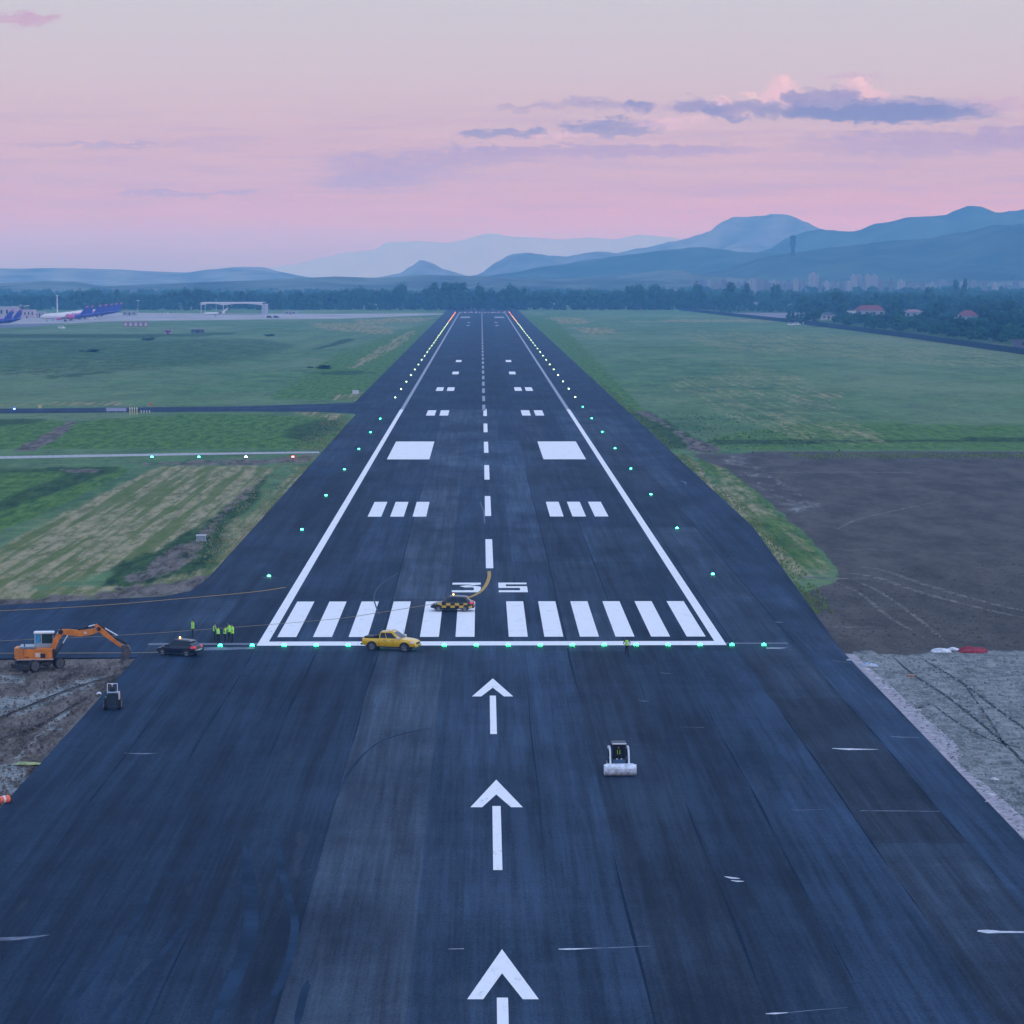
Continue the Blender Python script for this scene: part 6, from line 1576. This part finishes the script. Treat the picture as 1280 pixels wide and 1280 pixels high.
def crown_mesh(kind, seed, nleaf=420):
    rr = random.Random(seed); lobes = []
    if kind == 'round':
        for _ in range(11):
            a = rr.uniform(0, 6.28); d = rr.uniform(.1, .62); lobes.append((d*math.cos(a)*.5, d*math.sin(a)*.5, rr.uniform(.36,.80), rr.uniform(.16,.27)))
        lobes.append((0,0,.58,.30))
    elif kind == 'tall':
        for i in range(10): lobes.append((rr.uniform(-.06,.06), rr.uniform(-.06,.06), .18+.076*i, (.14 if i < 7 else .10)*rr.uniform(.8,1.15)))
    else:
        for _ in range(12):
            a = rr.uniform(0, 6.28); d = rr.uniform(.15,.75); lobes.append((d*math.cos(a)*.6, d*math.sin(a)*.6, rr.uniform(.28,.72), rr.uniform(.14,.24)))
    vs = []; fs = []
    for (x, y, z, r) in lobes:     # dense hearts of the lobes
        o = len(vs); n = 6
        pts = [(0,0,-1)] + [(math.cos(2*math.pi*i/n)*.85, math.sin(2*math.pi*i/n)*.85, q) for q in (-.4,.4) for i in range(n)] + [(0,0,1)]
        for p in pts: k_ = r*.78*rr.uniform(.8,1.1); vs.append((x+p[0]*k_, y+p[1]*k_, z+p[2]*k_*.9))
        for i in range(n):
            j = (i+1) % n; fs += [(o,o+1+j,o+1+i), (o+1+i,o+1+j,o+1+n+j,o+1+n+i), (o+1+n+i,o+1+n+j,o+1+2*n)]
    for _ in range(nleaf):
        x, y, z, r = rr.choice(lobes)
        v_ = Vector((rr.gauss(0,1), rr.gauss(0,1), rr.gauss(0,1))).normalized(); p = Vector((x,y,z)) + Vector((v_.x, v_.y, v_.z*.9))*r*rr.uniform(.75,1.12)
        q = Vector((rr.gauss(0,1), rr.gauss(0,1), rr.gauss(0,1))).normalized(); n_ = (v_+q*.6).normalized()
        a = n_.orthogonal().normalized(); b_ = n_.cross(a); s = rr.uniform(.020,.042)
        o = len(vs); vs += [tuple(p+a*s), tuple(p+b_*s*.8), tuple(p-a*s), tuple(p-b_*s*.8)]; fs.append((o,o+1,o+2,o+3))
    return vs, fs
KINDS = ['round','tall','wide','round','wide']
LAB = {'round':'rounded', 'tall':'tall narrow', 'wide':'broad spreading'}
TP = []
for i, kd in enumerate(KINDS):
    vs, fs = crown_mesh(kd, 40+i); me = bpy.data.meshes.new('crown'); me.from_pydata(vs, [], fs); me.materials.append(LM[i % 3])
    tm = MB(); tm.tube((0,0,-.02),(0.01,0,.34),.028,.018,n=7); tm.tube((.01,0,.30),(.13,.04,.55),.014,.006,n=5); tm.tube((.01,0,.28),(-.12,-.05,.52),.013,.006,n=5); tm.tube((.01,0,.32),(.0,.03,.70),.015,.005,n=5)
    to = tm.build('trunk', BARK); tme = to.data; bpy.data.objects.remove(to)
    TP.append((kd, me, tme))
def tree(px, Yd, h_, ki, label, group, wide=1.0):
    kd, me, tme = TP[ki]
    t_ = thing('tree', label, 'tree', (at(px, Yd), Yd, 0), random.uniform(0, 6.28), group)
    for nm_, m_ in (('crown', me), ('trunk', tme)):
        o = bpy.data.objects.new(nm_, m_); COL.objects.link(o); o.parent = t_
    t_.scale = (h_*wide, h_*wide, h_)
    return t_
rt = random.Random(21)
# belt behind the end of the runway and the apron
TOPS = [(-30,364),(0,366),(20,364),(60,366),(95,362),(110,360),(150,364),(190,365),(215,363),(235,357),(250,358),(262,364),(300,363),(350,365),(400,362),(440,360),(455,358),(480,362),(495,358),(512,363),(540,360),(560,364),(600,362),(625,361),(650,364),(700,362),(730,360),(760,362),(795,358),(830,357),(860,362),(880,364)]
def topat(px):
    for (a, ya), (b_, yb) in zip(TOPS, TOPS[1:]):
        if a <= px <= b_: return ya+(yb-ya)*(px-a)/(b_-a)
    return 363
G1 = 'trees of the belt beyond the end of the runway'
n = 0; px = -32
zone = lambda p: 'behind the aircraft apron' if p < 440 else 'behind the far runway end' if p < 700 else 'behind the right-hand field'
while px < 885:
    Yd = 2960 + rt.uniform(-25, 60); h_ = ztop(topat(px)+rt.uniform(-1.5,3.5), Yd); ki = rt.choice((0,2,3,4,0,3,1))
    if ki == 1: wd = .9
    else: wd = rt.uniform(.75,1.05)
    tree(px, Yd, h_*1.08, ki, '%s dark blue-green tree of the far belt %s' % (LAB[KINDS[ki]], zone(px)), G1 + ', ' + zone(px), wd); n += 1
    px += rt.uniform(7.0, 10.5) if ki != 1 else 5
SP = [(504,352.5,0,.85,'tall round-headed tree rising above the belt left of the runway end'), (545.5,353,1,1.3,'tall narrow tree above the belt left of the runway end, first of a pair'), (556,352.5,1,1.5,'tall broad poplar above the belt, second of the close pair left of the runway end'),
      (566,354,1,1.0,'thin poplar between the broad poplars behind the runway end'), (572,353,1,1.2,'poplar directly above the left corner of the runway end'), (582,353,1,1.5,'broad poplar above the belt, behind the left half of the runway end'),
      (600,354,0,.7,'rounded tall tree above the belt, behind the middle of the runway end'), (636,353.5,0,.9,'large round tree above the belt, just right of the runway end'), (648,356,3,.8,'round tree beside the large one right of the runway end'), (452,357,0,.8,'rounded tree standing a little higher in the belt right of the apron'),
      (537,357,0,.7,'round tree in the belt left of the poplars'), (242,356,2,.9,'broad tree rising highest above the canopy hangar'), (148,361,1,1.0,'narrow dark tree peaking above the belt behind the airliner tails'), (800,353,0,.8,'tall dark tree above the belt behind the field, left of its twin'),
      (818,353,3,.8,'tall dark tree above the belt behind the field, right of its twin'), (872,352,0,.7,'tall round tree at the right end of the far field'), (910,352.5,1,1.6,'tall dark broad poplar above the trees right of the far field'), (931,354,1,1.1,'pointed dark tree right of the broad poplar'), (968,352.5,3,.7,'round tree above the distant long shed')]
for px, tp, ki, wd, lb_ in SP: Yd = 2920; tree(px, Yd, ztop(tp, Yd)*1.05, ki, lb_, None, wd)
for px, py, w_, lb_ in ((185,425.5,1.6,'low dark bush in the field right below the five cabins'),(337,420.5,1.4,'low dark bush in the field below the right side of the canopy hangar'),(115,440,1.8,'low dark bushy clump in the middle of the left-hand far field'),(403,461,1.8,'low dark bush in the field left of the far part of the runway')):
    Yd = gp(0, py)[1]; t_ = tree(px, Yd, 2.4, 2, lb_, None, 2.4*w_); t_.name = 'bush'; t_['category'] = 'bush'; t_.location.z = -.5
# right-hand country beyond the fence, thinned where the houses look out
HOUSES = [(1060,1107,2280,2350),(1130,1156,2220,2330),(1186,1224,2030,2160),(1026,1046,2160,2260)]
G2 = 'trees of the wooded country beyond the fence'
cnt = 0; tries = 0
while cnt < 215 and tries < 9000:
    tries += 1
    Yd = 1420 + (rt.random()**.8)*1500; px = rt.uniform(880, 1330); X0 = at(px, Yd)
    if X0 < fx(Yd) + 28 + rt.uniform(0, 8): continue
    if px < 1000 and 2380 < Yd < 2860: continue
    h_ = rt.uniform(6, 13) if Yd < 2150 and (X0 < 420) else rt.uniform(10, 17)
    if Yd > 2500: h_ = rt.uniform(14, 22)
    top = 345 - (h_-CAMZ)*3500/Yd; base = 345 + CAMZ*3500/Yd
    if any(a-6 < px < b_+6 and (Yd < y1+10) and top < (388 if y0 != 2030 else 391) for a, b_, y0, y1 in HOUSES): continue
    if any(a-4 < px < b_+4 and y0-8 < Yd < y1+10 for a, b_, y0, y1 in HOUSES): continue
    ki = rt.choice((0,2,3,4,2,4,1) if h_ < 12 else (0,3,3,2,1))
    size = 'low bushy' if h_ < 8.5 else 'middle-sized' if h_ < 14 else 'high'
    near = 'close behind the fence' if Yd < 1900 else 'around the houses beyond the fence' if Yd < 2450 else 'in the distant wood beyond the houses'
    tree(px, Yd, h_, ki, '%s %s dark tree %s' % (size, LAB[KINDS[ki]], near), G2 + ', ' + near, rt.uniform(1.0,1.45) if ki != 1 else .9); cnt += 1
for px, tp, base, ki, wd, lb_ in ((1046,361,396,0,.85,'big dark round tree left of the largest red-roofed house'), (1102,363,394,3,.75,'big dark round tree rising behind the largest red-roofed house'), (1261,371,406,0,.95,'big dark round tree at the right edge of the picture'), (1132,366,392,2,.8,'broad dark tree behind the house with the pinkish roof'), (1160,357,386,3,.8,'high dark tree in the wood behind the pinkish roof'),
                                  (1015,386,406,4,1.3,'dense low green tree right of the three parked vans'), (985,389,404,1,1.3,'pointed small evergreen by the fence left of the three vans'), (1194,349,384,1,.8,'thin tall dark poplar in the town beyond the houses, left of its pair'), (1204,348,384,1,.8,'thin tall dark poplar in the town, right of its pair')):
    Yd = gp(0, base)[1]; tree(px, Yd, ztop(tp, Yd)*1.05, ki, lb_, None, wd)
for px, tp, base, ki, wd, lb_ in ((1118,373,402,0,.85,'large dark tree between the largest house and the pinkish-roofed house'),(1176,375,402,3,.85,'large dark tree just left of the white outbuilding'),(1232,379,408,0,.9,'large round tree right of the rightmost red-roofed house'),(1249,386,416,2,1.1,'broad low tree near the fence below the big dark tree at the right'),
        (1273,384,414,3,1.0,'round tree at the right edge, nearer than the big dark one'),(1163,383,409,2,1.0,'broad tree in front and right of the pinkish-roofed house'),(1050,379,400,3,.8,'round dark tree against the left side of the largest house'),(1211,399,420,4,1.2,'low bushy tree in front of the rightmost red-roofed house'),
        (1146,396,414,4,1.2,'low bushy tree below the pinkish-roofed house'),(1088,394,407,4,1.3,'low bushy tree below the largest red-roofed house'),(1101,390,409,2,1.1,'spreading tree at the lower right of the largest red-roofed house'),(1192,392,418,2,1.1,'spreading tree below the white outbuilding')):
    Yd = gp(0, base)[1]; tree(px, Yd, ztop(tp, Yd)*1.05, ki, lb_, None, wd)
# the mass of woodland behind, too many to count
def woods(name, label, n, y0, y1, pa, pb, h0, h1, seed, nl=70):
    rr = random.Random(seed); V_ = []; F_ = []
    base = [crown_mesh(k, 70+i, nl) for i, k in enumerate(('round','wide','round','tall'))]
    base = [(np.array(v), np.array([f if len(f) == 4 else (*f, f[2]) for f in fs_])) for v, fs_ in base]
    for _ in range(n):
        Yd = rr.uniform(y0, y1); px = rr.uniform(pa, pb); X0 = at(px, Yd); h_ = rr.uniform(h0, h1)*(1.25 if px > 850 else 1.0)
        if pa > 0 and X0 < fx(Yd) + 24: continue
        if X0 > 150 and X0 < fx(Yd) + 24 and Yd < 2900: continue
        if 895 < px < 1012 and 2330 < Yd < 2720: continue
        if any(a-2 < px < b_+2 and Yd > y0-70 and Yd < y1+12 for a, b_, y0, y1 in HOUSES): continue
        v, f = base[rr.choice((0,1,2,0,1,3))]; a = rr.uniform(0, 6.28); w_ = h_*rr.uniform(.9,1.3)
        q = np.empty_like(v); q[:,0] = X0+(v[:,0]*math.cos(a)-v[:,1]*math.sin(a))*w_; q[:,1] = Yd+(v[:,0]*math.sin(a)+v[:,1]*math.cos(a))*w_; q[:,2] = v[:,2]*h_ - .15*h_
        o = sum(len(x) for x in V_) if False else OFF[0]; OFF[0] += len(q)
        V_.append(q); F_.append(f+o)
    V_ = np.concatenate(V_); F_ = np.concatenate(F_)
    fl = [tuple(f[:3]) if f[2] == f[3] else tuple(f) for f in F_.tolist()]
    me = bpy.data.meshes.new(name); me.from_pydata(V_.tolist(), [], fl); me.materials.append(LM[0]); me.materials
    o = bpy.data.objects.new(name, me); COL.objects.link(o); tag(o, label, 'woods', kind='stuff')
OFF = [0]; woods('far_woods', 'dense hazy woodland filling the plain behind the belt of trees', 1000, 3030, 3900, -80, 1370, 13, 19, 8)
OFF = [0]; woods('hill_foot_woods', 'bluish woods of the plain at the foot of the hills', 800, 3950, 4600, -80, 1370, 14, 22, 9, 30)
OFF = [0]; woods('undergrowth', 'bushy undergrowth between the houses beyond the perimeter fence', 2600, 1380, 3000, 870, 1400, 3, 7.5, 10, 60)
OFF = [0]; woods('belt_undergrowth', 'low scrub closing the foot of the tree belt', 520, 2915, 2990, -60, 900, 6, 12, 12, 50)
# ================================================================== VERGE GRASS (uncountable)
def tufts(name, label, n, fn, m, seed, s0=.18, s1=.5):
    rr = random.Random(seed); vs = []; fs = []
    for _ in range(n):
        p = fn(rr)
        if p is None: continue
        x, y = p; s = rr.uniform(s0, s1)
        for _k in range(3):
            a = rr.uniform(0, 3.14); dx, dy = math.cos(a)*s*.55, math.sin(a)*s*.55; o = len(vs); lx, ly = rr.uniform(-.2,.2)*s, rr.uniform(-.2,.2)*s
            vs += [(x-dx,y-dy,-.12),(x+dx,y+dy,-.12),(x+dx*.7+lx,y+dy*.7+ly,s*.8),(x-dx*.5+lx,y-dy*.5+ly,s*.9)]; fs.append((o,o+1,o+2,o+3))
    me = bpy.data.meshes.new(name); me.from_pydata(vs, [], fs); me.materials.append(m); o = bpy.data.objects.new(name, me); COL.objects.link(o); tag(o, label, 'grass', kind='stuff')
GV = leafmat('verge_grass', (.105,.150,.055)); DV = leafmat('dry_grass', (.19,.17,.095)); WV = leafmat('weeds', (.050,.085,.045))
def strip(x0, x1, y0, y1, bias=1.5):
    def f(rr):
        u = rr.random()**bias; y = y0+(y1-y0)*rr.random()**1.3
        if math.sin(y*.21)+math.sin(y*.083+2)+rr.uniform(-1.5,1.5) < -.6: return None
        sh = min(0, (y-392)*4.3/130) if x0 > 0 else 0
        return (x0+sh+(x1-x0)*u, y)
    return f
tufts('verge_grass', 'ragged green grass along the right edge of the runway shoulder', 3600, strip(37.4, 39.6, 292, 900), GV, 31, .08, .26)
tufts('verge_grass', 'ragged dry grass along the left edge of the runway', 3000, strip(-33.2, -40, 345, 700), DV, 32, .08, .22)
tufts('verge_weeds', 'dark weeds around the torn ground right of the runway', 260, lambda rr: (rr.uniform(44, 72), rr.uniform(560, 720)), WV, 33, .12, .34)

tufts('field_grass', 'pale seeding grass on the far bank of the bare field', 3000, lambda rr: (rr.uniform(60, 210), 548+rr.gauss(0, 4)), GV, 35, .12, .36)
